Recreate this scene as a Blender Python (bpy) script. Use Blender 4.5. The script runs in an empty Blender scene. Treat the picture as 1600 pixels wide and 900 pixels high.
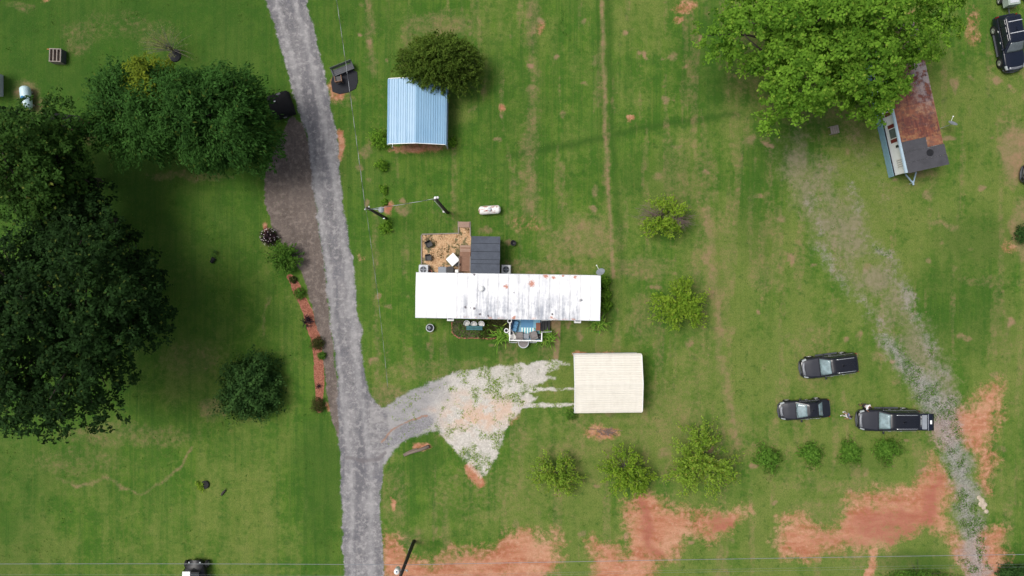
import bpy, math, random
import numpy as np
from mathutils import Vector, Matrix

PI = math.pi
R = math.radians
rnd = random.Random(7)
nrng = np.random.default_rng(11)
sc = bpy.context.scene
COL = sc.collection

# ------------------------------------------------------------------ camera, sky, sun, exposure
CAM_H = 66.0                      # the drone hovers 66 m above the lawn and looks straight down
GSD = 0.06                        # metres on the ground per photograph pixel
cam_d = bpy.data.cameras.new('camera')
cam = bpy.data.objects.new('camera', cam_d); COL.objects.link(cam)
cam.location = (0, 0, CAM_H); cam.rotation_euler = (0, 0, 0)
cam_d.sensor_width = 36.0
cam_d.lens = 18.0 / (800 * GSD / CAM_H)
cam_d.clip_start = 0.5; cam_d.clip_end = 3000
sc.camera = cam

SUN_EL, SUN_AZ = 64.0, 285.0      # a soft sun from the left of the picture (azimuth from +y, clockwise)
world = bpy.data.worlds.new('World'); sc.world = world; world.use_nodes = True
wn = world.node_tree
sky = wn.nodes.new('ShaderNodeTexSky'); sky.sky_type = 'NISHITA'; sky.sun_disc = False
sky.sun_elevation = R(SUN_EL); sky.sun_rotation = R(SUN_AZ)
sky.air_density = 1.0; sky.dust_density = 4.0; sky.ozone_density = 0.7
# broken cloud cover: paler, less blue and unevenly bright, all round the sky
tcw = wn.nodes.new('ShaderNodeTexCoord'); cn = wn.nodes.new('ShaderNodeTexNoise'); cn.inputs['Scale'].default_value = 2.2; cn.inputs['Detail'].default_value = 6
wn.links.new(tcw.outputs['Generated'], cn.inputs['Vector'])
cr_ = wn.nodes.new('ShaderNodeMapRange'); cr_.inputs[1].default_value = .35; cr_.inputs[2].default_value = .65; wn.links.new(cn.outputs[0], cr_.inputs[0])
bw = wn.nodes.new('ShaderNodeRGBToBW'); wn.links.new(sky.outputs[0], bw.inputs[0])
gn = wn.nodes.new('ShaderNodeMath'); gn.operation = 'MULTIPLY'; gn.inputs[1].default_value = 1.35; wn.links.new(bw.outputs[0], gn.inputs[0])
mxw = wn.nodes.new('ShaderNodeMix'); mxw.data_type = 'RGBA'; wn.links.new(cr_.outputs[0], mxw.inputs[0]); wn.links.new(sky.outputs[0], mxw.inputs[6]); wn.links.new(gn.outputs[0], mxw.inputs[7])
wn.links.new(mxw.outputs[2], wn.nodes['Background'].inputs[0])
wn.nodes['Background'].inputs[1].default_value = 0.112
sd = bpy.data.lights.new('sun', 'SUN'); sd.energy = 2.1; sd.angle = R(23); sd.color = (1.0, 0.96, 0.9)
sun = bpy.data.objects.new('sun', sd); COL.objects.link(sun)
sv = Vector((math.sin(R(SUN_AZ)) * math.cos(R(SUN_EL)), math.cos(R(SUN_AZ)) * math.cos(R(SUN_EL)), math.sin(R(SUN_EL))))
sun.rotation_euler = (-sv).to_track_quat('-Z', 'Y').to_euler()
sc.view_settings.view_transform = 'Standard'; sc.view_settings.look = 'None'
sc.view_settings.gamma = 1.0; sc.view_settings.use_curve_mapping = False
sc.view_settings.exposure = 0.22
sc.cycles.max_bounces = 6; sc.cycles.diffuse_bounces = 3; sc.cycles.transparent_max_bounces = 4

# ------------------------------------------------------------------ helpers
def W(px, py, z=0.0):
    """world point at height z that the photograph shows at pixel (px, py)"""
    k = GSD * (CAM_H - z) / CAM_H
    return Vector(((px - 800) * k, -(py - 450) * k, z))

def props(o, label=None, cat=None, group=None, kind=None):
    if label: o['label'] = label
    if cat: o['category'] = cat
    if group: o['group'] = group
    if kind: o['kind'] = kind
    return o

def thing(name, label, cat, loc=(0, 0, 0), rotz=0.0, group=None):
    o = bpy.data.objects.new(name, None); COL.objects.link(o)
    o.empty_display_size = 0.2
    o.location = loc; o.rotation_euler = (0, 0, rotz)
    return props(o, label, cat, group)

def np_mesh(name, V, F, mat=None, parent=None, smooth=False, attrs=None, fattrs=None):
    """V (n,3), F (m,k) with one k for all faces"""
    V = np.asarray(V, dtype=np.float32); F = np.asarray(F, dtype=np.int32)
    me = bpy.data.meshes.new(name)
    me.vertices.add(len(V)); me.vertices.foreach_set('co', V.ravel())
    k = F.shape[1]
    me.loops.add(F.size); me.loops.foreach_set('vertex_index', F.ravel())
    me.polygons.add(len(F))
    me.polygons.foreach_set('loop_start', np.arange(len(F), dtype=np.int32) * k)
    me.polygons.foreach_set('loop_total', np.full(len(F), k, dtype=np.int32))
    if smooth: me.polygons.foreach_set('use_smooth', np.ones(len(F), dtype=bool))
    for n, a in (attrs or {}).items():
        at = me.attributes.new(n, 'FLOAT', 'POINT'); at.data.foreach_set('value', np.asarray(a, dtype=np.float32))
    for n, a in (fattrs or {}).items():
        at = me.attributes.new(n, 'FLOAT', 'FACE'); at.data.foreach_set('value', np.asarray(a, dtype=np.float32))
    me.update(calc_edges=True); me.validate()
    if mat: me.materials.append(mat)
    o = bpy.data.objects.new(name, me); COL.objects.link(o)
    if parent: o.parent = parent
    return o

class MB:
    def __init__(s): s.v = []; s.f = []
    def add(s, vs, fs):
        b = len(s.v); s.v += [tuple(p) for p in vs]; s.f += [tuple(i + b for i in f) for f in fs]; return s
    def box(s, c, d, rz=0, rx=0, ry=0):
        M = Matrix.Rotation(rz, 3, 'Z') @ Matrix.Rotation(ry, 3, 'Y') @ Matrix.Rotation(rx, 3, 'X')
        x, y, z = d[0] / 2, d[1] / 2, d[2] / 2
        vs = [M @ Vector(p) + Vector(c) for p in ((-x,-y,-z),(x,-y,-z),(x,y,-z),(-x,y,-z),(-x,-y,z),(x,-y,z),(x,y,z),(-x,y,z))]
        return s.add(vs, [(0,3,2,1),(4,5,6,7),(0,1,5,4),(1,2,6,5),(2,3,7,6),(3,0,4,7)])
    def bar(s, a, b, w, h=None):
        a = Vector(a); b = Vector(b); h = h or w; d = b - a
        q = d.to_track_quat('X', 'Z').to_matrix()
        c = (a + b) / 2; L = d.length
        vs = [q @ Vector(p) + c for p in ((-L/2,-w/2,-h/2),(L/2,-w/2,-h/2),(L/2,w/2,-h/2),(-L/2,w/2,-h/2),(-L/2,-w/2,h/2),(L/2,-w/2,h/2),(L/2,w/2,h/2),(-L/2,w/2,h/2))]
        return s.add(vs, [(0,3,2,1),(4,5,6,7),(0,1,5,4),(1,2,6,5),(2,3,7,6),(3,0,4,7)])
    def tube(s, pts, r, n=8, cap=True):
        pts = [Vector(p) for p in pts]
        rs = r if isinstance(r, (list, tuple)) else [r] * len(pts)
        vs = []; up = Vector((0, 0, 1))
        for i, p in enumerate(pts):
            d = (pts[min(i+1, len(pts)-1)] - pts[max(i-1, 0)])
            d = d.normalized() if d.length > 1e-9 else Vector((0, 0, 1))
            u = d.cross(up if abs(d.z) < .92 else Vector((1, 0, 0))).normalized(); w = d.cross(u)
            for k in range(n):
                a = 2 * PI * k / n
                vs.append(p + (u * math.cos(a) + w * math.sin(a)) * rs[i])
        fs = []
        for i in range(len(pts) - 1):
            for k in range(n):
                fs.append((i*n+k, i*n+(k+1) % n, (i+1)*n+(k+1) % n, (i+1)*n+k))
        if cap:
            fs.append(tuple(range(n-1, -1, -1))); fs.append(tuple(range((len(pts)-1)*n, len(pts)*n)))
        return s.add(vs, fs)
    def lathe(s, prof, c=(0, 0, 0), n=20, axis='Z'):
        vs = []; fs = []
        for (r, z) in prof:
            for k in range(n):
                a = 2 * PI * k / n
                p = (r*math.cos(a), r*math.sin(a), z)
                if axis == 'X': p = (z, p[0], p[1])
                if axis == 'Y': p = (p[0], z, p[1])
                vs.append((p[0]+c[0], p[1]+c[1], p[2]+c[2]))
        for i in range(len(prof)-1):
            for k in range(n):
                fs.append((i*n+k, i*n+(k+1) % n, (i+1)*n+(k+1) % n, (i+1)*n+k))
        if prof[0][0] > 1e-4: fs.append(tuple(range(n-1, -1, -1)))
        if prof[-1][0] > 1e-4: fs.append(tuple(range((len(prof)-1)*n, len(prof)*n)))
        return s.add(vs, fs)
    def prism(s, poly, z0, z1):
        n = len(poly)
        vs = [(p[0], p[1], z0) for p in poly] + [(p[0], p[1], z1) for p in poly]
        fs = [tuple(range(n-1, -1, -1)), tuple(range(n, 2*n))] + [(i, (i+1) % n, n+(i+1) % n, n+i) for i in range(n)]
        return s.add(vs, fs)
    def grid(s, rows):
        m = len(rows[0]); vs = [p for r in rows for p in r]
        fs = [(i*m+j, i*m+j+1, (i+1)*m+j+1, (i+1)*m+j) for i in range(len(rows)-1) for j in range(m-1)]
        return s.add(vs, fs)
    def build(s, name, mat, parent=None, smooth=False, bevel=0, label=None, solid=0):
        me = bpy.data.meshes.new(name); me.from_pydata(s.v, [], s.f); me.update()
        if mat: me.materials.append(mat)
        if smooth:
            me.polygons.foreach_set('use_smooth', np.ones(len(me.polygons), dtype=bool))
        o = bpy.data.objects.new(name, me); COL.objects.link(o)
        if parent: o.parent = parent
        if solid:
            m = o.modifiers.new('solid', 'SOLIDIFY'); m.thickness = solid; m.offset = -1
        if bevel:
            m = o.modifiers.new('bevel', 'BEVEL'); m.width = bevel; m.segments = 2; m.limit_method = 'ANGLE'
        if label: o['label'] = label
        return o

def dup(root, loc, rotz=None, label=None, scale=None):
    r = root.copy(); COL.objects.link(r); r.location = loc
    if rotz is not None: r.rotation_euler = (0, 0, rotz)
    if scale: r.scale = (scale, scale, scale)
    if label: r['label'] = label
    for ch in list(root.children):
        c = ch.copy(); COL.objects.link(c); c.parent = r
        for g in list(ch.children):
            d = g.copy(); COL.objects.link(d); d.parent = c
    return r

# ------------------------------------------------------------------ materials
class NT:
    def __init__(s, name):
        s.m = bpy.data.materials.new(name); s.m.use_nodes = True
        s.t = s.m.node_tree; s.b = s.t.nodes['Principled BSDF']; s.out = s.t.nodes['Material Output']
    def n(s, typ, **kw):
        nd = s.t.nodes.new(typ)
        for k, v in kw.items(): setattr(nd, k, v)
        return nd
    def set(s, sock, v):
        if isinstance(v, bpy.types.NodeSocket): s.t.links.new(v, sock)
        elif isinstance(v, (tuple, list)) and sock.type == 'RGBA': sock.default_value = (*v[:3], 1)
        else: sock.default_value = v
    def math(s, op, a, b=0.0, c=None, clamp=False):
        nd = s.n('ShaderNodeMath', operation=op); nd.use_clamp = clamp
        s.set(nd.inputs[0], a); s.set(nd.inputs[1], b)
        if c is not None: s.set(nd.inputs[2], c)
        return nd.outputs[0]
    def mix(s, f, a, b, blend='MIX'):
        nd = s.n('ShaderNodeMix', data_type='RGBA'); nd.blend_type = blend
        s.set(nd.inputs[0], f); s.set(nd.inputs[6], a); s.set(nd.inputs[7], b)
        return nd.outputs[2]
    def coord(s, kind='Object', scale=(1, 1, 1), rot=(0, 0, 0)):
        tc = s.n('ShaderNodeTexCoord'); mp = s.n('ShaderNodeMapping')
        s.t.links.new(tc.outputs[kind], mp.inputs[0]); mp.inputs['Scale'].default_value = scale; mp.inputs['Rotation'].default_value = rot
        return mp.outputs[0]
    def noise(s, vec, scale, detail=4, rough=.6):
        nd = s.n('ShaderNodeTexNoise'); s.set(nd.inputs['Vector'], vec)
        nd.inputs['Scale'].default_value = scale; nd.inputs['Detail'].default_value = detail; nd.inputs['Roughness'].default_value = rough
        return s.math('MULTIPLY_ADD', nd.outputs[0], 1.9, -.45, True)
    def vor(s, vec, scale, out='Color', rand=1.0, feature='F1'):
        nd = s.n('ShaderNodeTexVoronoi', feature=feature); s.set(nd.inputs['Vector'], vec)
        nd.inputs['Scale'].default_value = scale; nd.inputs['Randomness'].default_value = rand
        return nd.outputs[out]
    def ss(s, x, lo, hi):
        nd = s.n('ShaderNodeMapRange', interpolation_type='SMOOTHSTEP'); s.set(nd.inputs[0], x)
        nd.inputs[1].default_value = lo; nd.inputs[2].default_value = hi
        return nd.outputs[0]
    def attr(s, name):
        return s.n('ShaderNodeAttribute', attribute_name=name).outputs['Fac']
    def bump(s, h, strength=.5, dist=.05):
        nd = s.n('ShaderNodeBump'); nd.inputs['Strength'].default_value = strength; nd.inputs['Distance'].default_value = dist
        s.set(nd.inputs['Height'], h); s.t.links.new(nd.outputs[0], s.b.inputs['Normal'])
    def fin(s, col=None, rough=None, metal=None, spec=None, coat=None):
        if col is not None: s.set(s.b.inputs['Base Color'], col)
        if rough is not None: s.set(s.b.inputs['Roughness'], rough)
        if metal is not None: s.set(s.b.inputs['Metallic'], metal)
        if spec is not None: s.set(s.b.inputs['Specular IOR Level'], spec)
        if coat is not None: s.set(s.b.inputs['Coat Weight'], coat)
        return s.m

def mat_plain(name, col, rough=.6, metal=0, var=.25, scale=3.0, spec=.4, coat=0, dirt=None):
    t = NT(name); v = t.coord()
    n1 = t.noise(v, scale, 5, .65)
    dark = tuple(c * (1 - var) for c in col); lite = tuple(min(1, c * (1 + var)) for c in col)
    c = t.mix(n1, dark, lite)
    if dirt:
        c = t.mix(t.math('MULTIPLY', t.ss(t.noise(v, scale*2.3, 6, .7), .5, .75), .6), c, dirt)
    return t.fin(c, rough, metal, spec, coat)

def mat_leaf(name, dark, lite, yellow=None, yel_amt=.1, trans=.3, rough=.6):
    t = NT(name)
    f = t.attr('tint')
    c = t.mix(f, dark, lite)
    if yellow:
        g = t.ss(t.attr('tint2'), 1 - yel_amt, 1.0); c = t.mix(g, c, yellow)
    t.fin(c, .75, 0, .08)
    tr = t.n('ShaderNodeBsdfTranslucent'); t.set(tr.inputs[0], t.mix(.5, c, (lite[0]*1.3, lite[1]*1.5, lite[2]*.8)))
    ms = t.n('ShaderNodeMixShader'); ms.inputs[0].default_value = trans
    t.t.links.new(t.b.outputs[0], ms.inputs[1]); t.t.links.new(tr.outputs[0], ms.inputs[2])
    t.t.links.new(ms.outputs[0], t.out.inputs[0])
    return t.m

def mat_wood(name, a, b, axis='X', rough=.8):
    t = NT(name); sc_ = (1.2, 14, 14) if axis == 'X' else (14, 1.2, 14)
    v = t.coord('Object', sc_); n1 = t.noise(v, 1.5, 6, .7); n2 = t.noise(t.coord(), 1.7, 3)
    c = t.mix(n1, a, b); c = t.mix(t.math('MULTIPLY', n2, .4), c, tuple(x*.6 for x in a))
    t.bump(n1, .3, .01)
    return t.fin(c, rough, 0, .2)

M = {}
M['white'] = mat_plain('white_paint', (.78, .78, .77), .5, var=.06)
M['white_plastic'] = mat_plain('white_plastic', (.8, .8, .79), .35, var=.04)
M['cream'] = None
M['black'] = mat_plain('black_plastic', (.012, .012, .014), .45, var=.3)
M['black_metal'] = mat_plain('black_metal', (.015, .015, .017), .4, var=.3)
M['dark_grey'] = mat_plain('dark_grey', (.06, .065, .075), .6, var=.25)
M['grey'] = mat_plain('grey_plastic', (.22, .24, .27), .55, var=.15)
M['lgrey'] = mat_plain('light_grey_metal', (.5, .52, .55), .45, var=.12)
M['galv'] = mat_plain('galvanised', (.55, .57, .6), .4, .5, var=.15)
M['chrome'] = mat_plain('chrome', (.72, .73, .75), .2, .8, var=.05)
M['rubber'] = mat_plain('tyre_rubber', (.014, .014, .014), .85, var=.3)
M['rim'] = mat_plain('alloy_rim', (.42, .42, .42), .3, .7, var=.1)
M['pole'] = mat_wood('weathered_pole_wood', (.035, .03, .028), (.075, .065, .058), 'X')
M['wood_grey'] = mat_wood('weathered_grey_wood', (.2, .17, .15), (.36, .32, .28))
M['wood_brown'] = mat_wood('brown_deck_wood', (.2, .11, .075), (.34, .2, .14))
M['wood_pink'] = mat_wood('faded_step_wood', (.3, .19, .14), (.46, .32, .25))
M['log'] = mat_wood('log_bark', (.12, .09, .075), (.3, .24, .2))
M['bark'] = mat_wood('bark', (.045, .035, .028), (.11, .09, .075))
M['bark_grey'] = mat_wood('bark_grey', (.14, .12, .105), (.3, .27, .25))
M['deadtwig'] = mat_wood('dead_twig', (.16, .11, .095), (.3, .23, .21))
M['blue_deck'] = mat_plain('blue_deck_paint', (.2, .42, .56), .6, var=.12, scale=2)
M['blue_rug'] = mat_plain('blue_rug', (.1, .24, .4), .95, var=.12, scale=20)
M['navy'] = mat_plain('navy_cushion', (.03, .06, .13), .9, var=.2)
M['teal'] = mat_plain('teal_bench', (.03, .13, .15), .6, var=.25)
M['rustbox'] = mat_plain('terracotta_top', (.2, .075, .045), .7, var=.25)
M['wicker'] = mat_plain('grey_brown_wicker', (.2, .18, .175), .85, var=.25, scale=12)
M['cushion'] = mat_plain('pale_cushion', (.62, .6, .57), .9, var=.08)
M['concrete'] = mat_plain('concrete', (.35, .33, .3), .9, var=.2)
M['brick'] = mat_plain('brick', (.3, .12, .08), .9, var=.3)
M['skin'] = mat_plain('skin', (.32, .16, .1), .55, var=.05)
M['hair'] = mat_plain('dark_hair', (.012, .009, .008), .6, var=.2)
M['shirt_w'] = mat_plain('white_cloth', (.75, .74, .76), .9, var=.05)
M['shirt_b'] = mat_plain('blue_grey_cloth', (.16, .18, .27), .9, var=.15)
M['shorts'] = mat_plain('dark_cloth', (.025, .025, .03), .9, var=.15)
M['trous_w'] = mat_plain('pale_cloth', (.55, .54, .52), .9, var=.1)
M['rock'] = mat_plain('pale_rock', (.42, .35, .27), .95, var=.25)
M['orange'] = mat_plain('rusty_orange', (.35, .14, .04), .7, var=.2)
M['red_lens'] = mat_plain('red_lens', (.25, .01, .01), .2, var=.1)
M['lamp_lens'] = mat_plain('clear_lens', (.34, .37, .38), .12, var=.08)
M['grille'] = mat_plain('grille_metal', (.24, .25, .27), .35, .3, var=.1)
M['glass'] = mat_plain('tinted_glass', (.012, .016, .02), .06, var=.1, spec=.6)
M['windshield'] = mat_plain('windshield_glass', (.17, .24, .255), .08, var=.55, scale=1.8, spec=.8, coat=.6)  # pale uneven colour paints in dashboard, sky reflection and highlight on the glass
M['win'] = mat_plain('window_pane', (.1, .12, .13), .12, var=.3, spec=.6)
M['paint_black'] = mat_plain('black_car_paint', (.008, .009, .014), .3, 0, var=.1, spec=.4, coat=.25)
M['paint_navy'] = mat_plain('dark_navy_car_paint', (.006, .009, .02), .3, 0, var=.1, spec=.4, coat=.25)
M['hood_sheen'] = mat_plain('black_paint_sky_sheen', (.024, .025, .033), .35, 0, var=.1, spec=.5, coat=.3)  # lighter copy of the black paint: sky reflection on hoods put into colour
M['mat_black'] = mat_plain('black_rubber_mulch', (.02, .021, .026), .95, var=.5, scale=12)
M['tarp'] = mat_plain('black_tarp', (.004, .004, .005), .9, var=.4, scale=4)
M['sheet'] = mat_plain('house_wall', (.6, .62, .6), .6, var=.06)
M['shutter'] = mat_plain('dark_red_shutter', (.15, .02, .018), .6, var=.15)
M['wall_white'] = mat_plain('white_siding', (.72, .73, .74), .55, var=.06)
M['pale_green'] = mat_plain('pale_green_metal', (.3, .36, .32), .5, var=.2)

def mat_roofblue():
    t = NT('blue_metal_roof'); v = t.coord('Object', (1, .12, 1))
    n1 = t.noise(v, 3.0, 4); n2 = t.noise(t.coord(), .8, 3)
    c = t.mix(n1, (.18, .335, .49), (.22, .38, .54)); c = t.mix(t.math('MULTIPLY', n2, .3), c, (.32, .48, .62))
    return t.fin(c, .4, 0, .5)
M['roof_blue'] = mat_roofblue()
def mat_cream():
    t = NT('cream_metal_roof'); n1 = t.noise(t.coord('Object', (.15, 1, 1)), 3.0, 4)
    n2 = t.noise(t.coord(), 1.1, 5, .7)
    c = t.mix(n1, (.64, .605, .53), (.7, .665, .59))
    c = t.mix(t.math('MULTIPLY', t.ss(n2, .5, .8), .22), c, (.5, .46, .4))
    return t.fin(c, .45, 0, .4)
M['cream'] = mat_cream()
def mat_whiteroof(spots):
    t = NT('coated_white_roof'); v = t.coord()
    sep = t.n('ShaderNodeSeparateXYZ'); t.t.links.new(v, sep.inputs[0]); x, y = sep.outputs[0], sep.outputs[1]
    streak = t.noise(t.coord('Object', (4.5, .35, 1)), 1.0, 6, .75)
    blot = t.noise(v, 1.1, 7, .72)
    worn = t.math('MULTIPLY', t.ss(x, -5.2, -3.4), t.math('SUBTRACT', 1.0, t.ss(x, 6.0, 6.9)))
    low = t.math('ADD', .45, t.math('MULTIPLY', .55, t.ss(y, 1.6, -1.2)))
    g = t.math('MULTIPLY', t.math('MULTIPLY', worn, low), t.ss(t.math('ADD', t.math('MULTIPLY', streak, .6), t.math('MULTIPLY', blot, .5)), .36, .82))
    c = t.mix(t.math('MULTIPLY', g, .9), (.8, .8, .81), (.27, .29, .34))
    speck = t.math('MULTIPLY', worn, t.ss(t.noise(v, 4.2, 3, .6), .86, .95))
    c = t.mix(t.math('MULTIPLY', speck, .7), c, (.2, .19, .2))
    edge = t.math('MULTIPLY', t.ss(y, -1.75, -1.98), t.math('MULTIPLY', worn, t.ss(t.noise(v, 1.6, 4), .45, .7)))
    c = t.mix(t.math('MULTIPLY', edge, .7), c, (.5, .22, .13))
    nz = t.noise(v, 7.0, 5, .75)
    for (sx, sy, r, dark) in spots:
        vm = t.n('ShaderNodeVectorMath', operation='DISTANCE')
        cb = t.n('ShaderNodeCombineXYZ'); t.t.links.new(x, cb.inputs[0]); t.t.links.new(y, cb.inputs[1])
        t.t.links.new(cb.outputs[0], vm.inputs[0]); vm.inputs[1].default_value = (sx, sy, 0)
        d = t.math('ADD', vm.outputs['Value'], t.math('MULTIPLY', t.math('SUBTRACT', nz, .5), r * 2.2))
        f = t.ss(d, r * 1.25, r * .5)
        c = t.mix(t.math('MULTIPLY', f, .85), c, (.05, .03, .04) if dark else (.42, .13, .06))
    return t.fin(c, .5, 0, .35)
def mat_rustroof():
    t = NT('rusted_metal_roof'); v = t.coord()
    a = t.noise(t.coord('Object', (.5, 3.5, 1)), 1.3, 7, .75); b = t.noise(v, 1.6, 6, .7); d = t.noise(v, .8, 5, .7)
    c = t.mix(t.ss(a, .3, .7), (.115, .036, .026), (.22, .075, .044))
    c = t.mix(t.ss(b, .48, .66), c, (.26, .125, .06))
    c = t.mix(t.ss(t.noise(v, 2.7, 6, .7), .5, .72), c, (.1, .045, .04))
    g = t.ss(t.math('ADD', t.math('MULTIPLY', d, .7), t.math('MULTIPLY', a, .35)), .72, .85)
    c = t.mix(t.math('MULTIPLY', g, .8), c, (.3, .28, .3))
    oi = t.n('ShaderNodeObjectInfo').outputs['Random']
    c = t.mix(t.math('MULTIPLY', t.ss(oi, .55, 1.0), .55), c, (.3, .15, .085)); c = t.mix(t.math('MULTIPLY', t.ss(oi, .45, 0.0), .5), c, (.09, .035, .035))
    sx_ = t.n('ShaderNodeSeparateXYZ'); t.t.links.new(v, sx_.inputs[0])
    up = t.math('MULTIPLY', t.ss(sx_.outputs[0], -2.5, 1.5), t.ss(sx_.outputs[1], .6, -1.4))
    c = t.mix(t.math('MULTIPLY', up, t.math('MULTIPLY', t.ss(b, .35, .6), .7)), c, (.36, .34, .36))
    return t.fin(c, .75, 0, .3)
M['rust'] = mat_rustroof()
def mat_shingle(name, col):
    t = NT(name); v = t.coord(); a = t.noise(v, 1.4, 6, .7); b = t.vor(v, 22, 'Distance')
    c = t.mix(a, tuple(x*.7 for x in col), tuple(x*1.3 for x in col)); c = t.mix(t.math('MULTIPLY', b, .5), c, tuple(x*.5 for x in col))
    return t.fin(c, .9, 0, .2)
M['shingle'] = mat_shingle('roll_roofing', (.088, .1, .125))
M['tar'] = mat_shingle('dark_roof_sheet', (.075, .075, .085))
M['bluesheet'] = mat_plain('faded_blue_skirting', (.2, .34, .44), .55, var=.2, scale=5)
M['paleblue'] = mat_plain('pale_blue_trim', (.34, .45, .55), .5, var=.1)
def mat_tank(name, col, rusty):
    t = NT(name); v = t.coord(); n1 = t.noise(t.coord('Object', (1.4, 5, 5)), 1.0, 6, .7)
    c = t.mix(t.noise(v, 2, 3), tuple(x*.94 for x in col), col)
    if rusty: c = t.mix(t.ss(n1, .56, .66), c, (.33, .08, .05))
    return t.fin(c, .4, 0, .5)
M['tank_white'] = mat_tank('white_tank_paint', (.82, .81, .78), True)
M['tank_blue'] = mat_tank('pale_tank_paint', (.5, .66, .7), False)
M['cap_blue'] = mat_plain('blue_dome', (.03, .2, .4), .4, var=.15)
def mat_stripe():
    t = NT('striped_mat'); v = t.coord()
    w = t.n('ShaderNodeTexWave', wave_type='BANDS', bands_direction='X'); t.set(w.inputs['Vector'], v); w.inputs['Scale'].default_value = 1.25
    c = t.mix(t.ss(w.outputs[1], .45, .55), (.72, .78, .78), (.1, .38, .46))
    return t.fin(c, .95, 0, .1)
M['stripe'] = mat_stripe()

# ------------------------------------------------------------------ the ground: one sheet of lawn and bare ground, cut by surface
def smooth(a, lo, hi):
    t = np.clip((a - lo) / (hi - lo), 0, 1); return t * t * (3 - 2 * t)

X0, X1, Y0, Y1, RES = -56.0, 56.0, -40.0, 48.0, 0.16
nx = int((X1 - X0) / RES) + 1; ny = int((Y1 - Y0) / RES) + 1
gx, gy = np.meshgrid(np.linspace(X0, X1, nx), np.linspace(Y0, Y1, ny))
PX = gx / GSD + 800; PY = -gy / GSD + 450      # ground coordinates in survey pixels

def vnoise(scale, seed, sx=1.0, sy=1.0):
    """value noise on the ground sheet, cell size in survey pixels"""
    r = np.random.default_rng(seed)
    u = (PX + 400) / (scale * sx); v = (PY + 400) / (scale * sy)
    n = int(max(u.max(), v.max())) + 3
    g = r.random((n, n)); i = u.astype(int); j = v.astype(int); fu = u - i; fv = v - j
    fu = fu*fu*(3-2*fu); fv = fv*fv*(3-2*fv)
    return (g[j, i]*(1-fu)+g[j, i+1]*fu)*(1-fv)+(g[j+1, i]*(1-fu)+g[j+1, i+1]*fu)*fv
def fnoise(scale, seed, oct=4, sx=1.0, sy=1.0):
    s = 0; a = 1; t = 0
    for o in range(oct):
        s = s + a * vnoise(max(scale / 2**o, 2.0), seed + o * 13, sx, sy); t += a; a *= .55
    return s / t
WX = (fnoise(26, 101) - .5) * 22; WY = (fnoise(26, 202) - .5) * 22   # warps outlines so that none runs straight

def stroke(pts, w, soft=6.0, warp=1.0):
    d = np.full(PX.shape, 1e9); ws = w if isinstance(w, (list, tuple)) else [w] * len(pts)
    qx = PX + WX * warp; qy = PY + WY * warp
    for k in range(len(pts) - 1):
        (ax, ay), (bx, by) = pts[k], pts[k+1]
        t = np.clip(((qx-ax)*(bx-ax)+(qy-ay)*(by-ay)) / ((bx-ax)**2+(by-ay)**2 + 1e-9), 0, 1)
        dd = np.hypot(qx-ax-t*(bx-ax), qy-ay-t*(by-ay)) - (ws[k]*(1-t)+ws[k+1]*t)
        d = np.minimum(d, dd)
    return smooth(-d, -soft, soft)
def poly(pts, soft=6.0, warp=1.0):
    qx = PX + WX * warp; qy = PY + WY * warp
    d = np.full(PX.shape, 1e9); inside = np.zeros(PX.shape, bool); n = len(pts)
    for k in range(n):
        (ax, ay), (bx, by) = pts[k], pts[(k+1) % n]
        t = np.clip(((qx-ax)*(bx-ax)+(qy-ay)*(by-ay)) / ((bx-ax)**2+(by-ay)**2 + 1e-9), 0, 1)
        d = np.minimum(d, np.hypot(qx-ax-t*(bx-ax), qy-ay-t*(by-ay)))
        if ay != by:
            c = ((ay > qy) != (by > qy)) & (qx < (bx-ax)*(qy-ay)/(by-ay)+ax); inside ^= c
    return smooth(np.where(inside, d, -d), -soft, soft)
def blob(x, y, rx, ry, s=1.0, warp=1.0, rot=0.0):
    dx = PX + WX*warp - x; dy = PY + WY*warp - y
    c, s_ = math.cos(rot), math.sin(rot)
    d = np.hypot((dx*c+dy*s_)/rx, (-dx*s_+dy*c)/ry)
    return s * smooth(-d, -1.35, -.45)
def mx(*a):
    r = a[0]
    for b in a[1:]: r = np.maximum(r, b)
    return r

road = poly([(330,-420),(392,-60),(413,0),(430,40),(450,110),(463,160),(478,210),(487,270),(500,370),(510,450),(519,520),(527,600),(531,660),(530,700),(534,760),(536,830),(535,1200),
             (603,1200),(600,900),(597,850),(592,800),(596,740),(598,715),(604,694),(612,670),(606,645),(592,633),(577,616),(567,560),(560,500),(553,440),(545,380),(533,290),(524,200),(511,140),(497,70),(479,0),(462,-60),(400,-420)], 6, .45)
dirt = poly([(455,180),(432,225),(414,270),(412,315),(424,350),(440,385),(470,425),(480,455),(494,515),(505,560),(511,610),(519,655),(530,690),(535,640),(525,590),(516,500),(505,400),(495,330),(488,250),(474,195)], 6, .35)
drive = mx(poly([(575,690),(578,628),(600,636),(640,612),(700,586),(760,573),(830,564),(870,563),(874,577),(850,584),(868,592),(840,600),(820,612),(842,622),(815,645),(795,660),(784,690),(778,712),(765,735),(750,748),(735,735),(716,705),(697,685),(684,673),(662,677),(640,687),(616,703),(598,728)], 7, .55),
           stroke([(770,612),(830,609),(897,607)], [7, 4, 2], 4, .3), stroke([(790,640),(830,634),(898,631)], [7, 4, 2.5], 4, .3),
           stroke([(835,566),(890,570)], [5, 2], 4, .5), stroke([(820,590),(868,590)], [6, 4], 4, .5))
drive_grey = np.clip(1.25 - smooth(PX + .35*(PY-650), 612, 740) * 1.35 + (fnoise(20, 303, 3)-.5)*.5, 0, 1)
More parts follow.
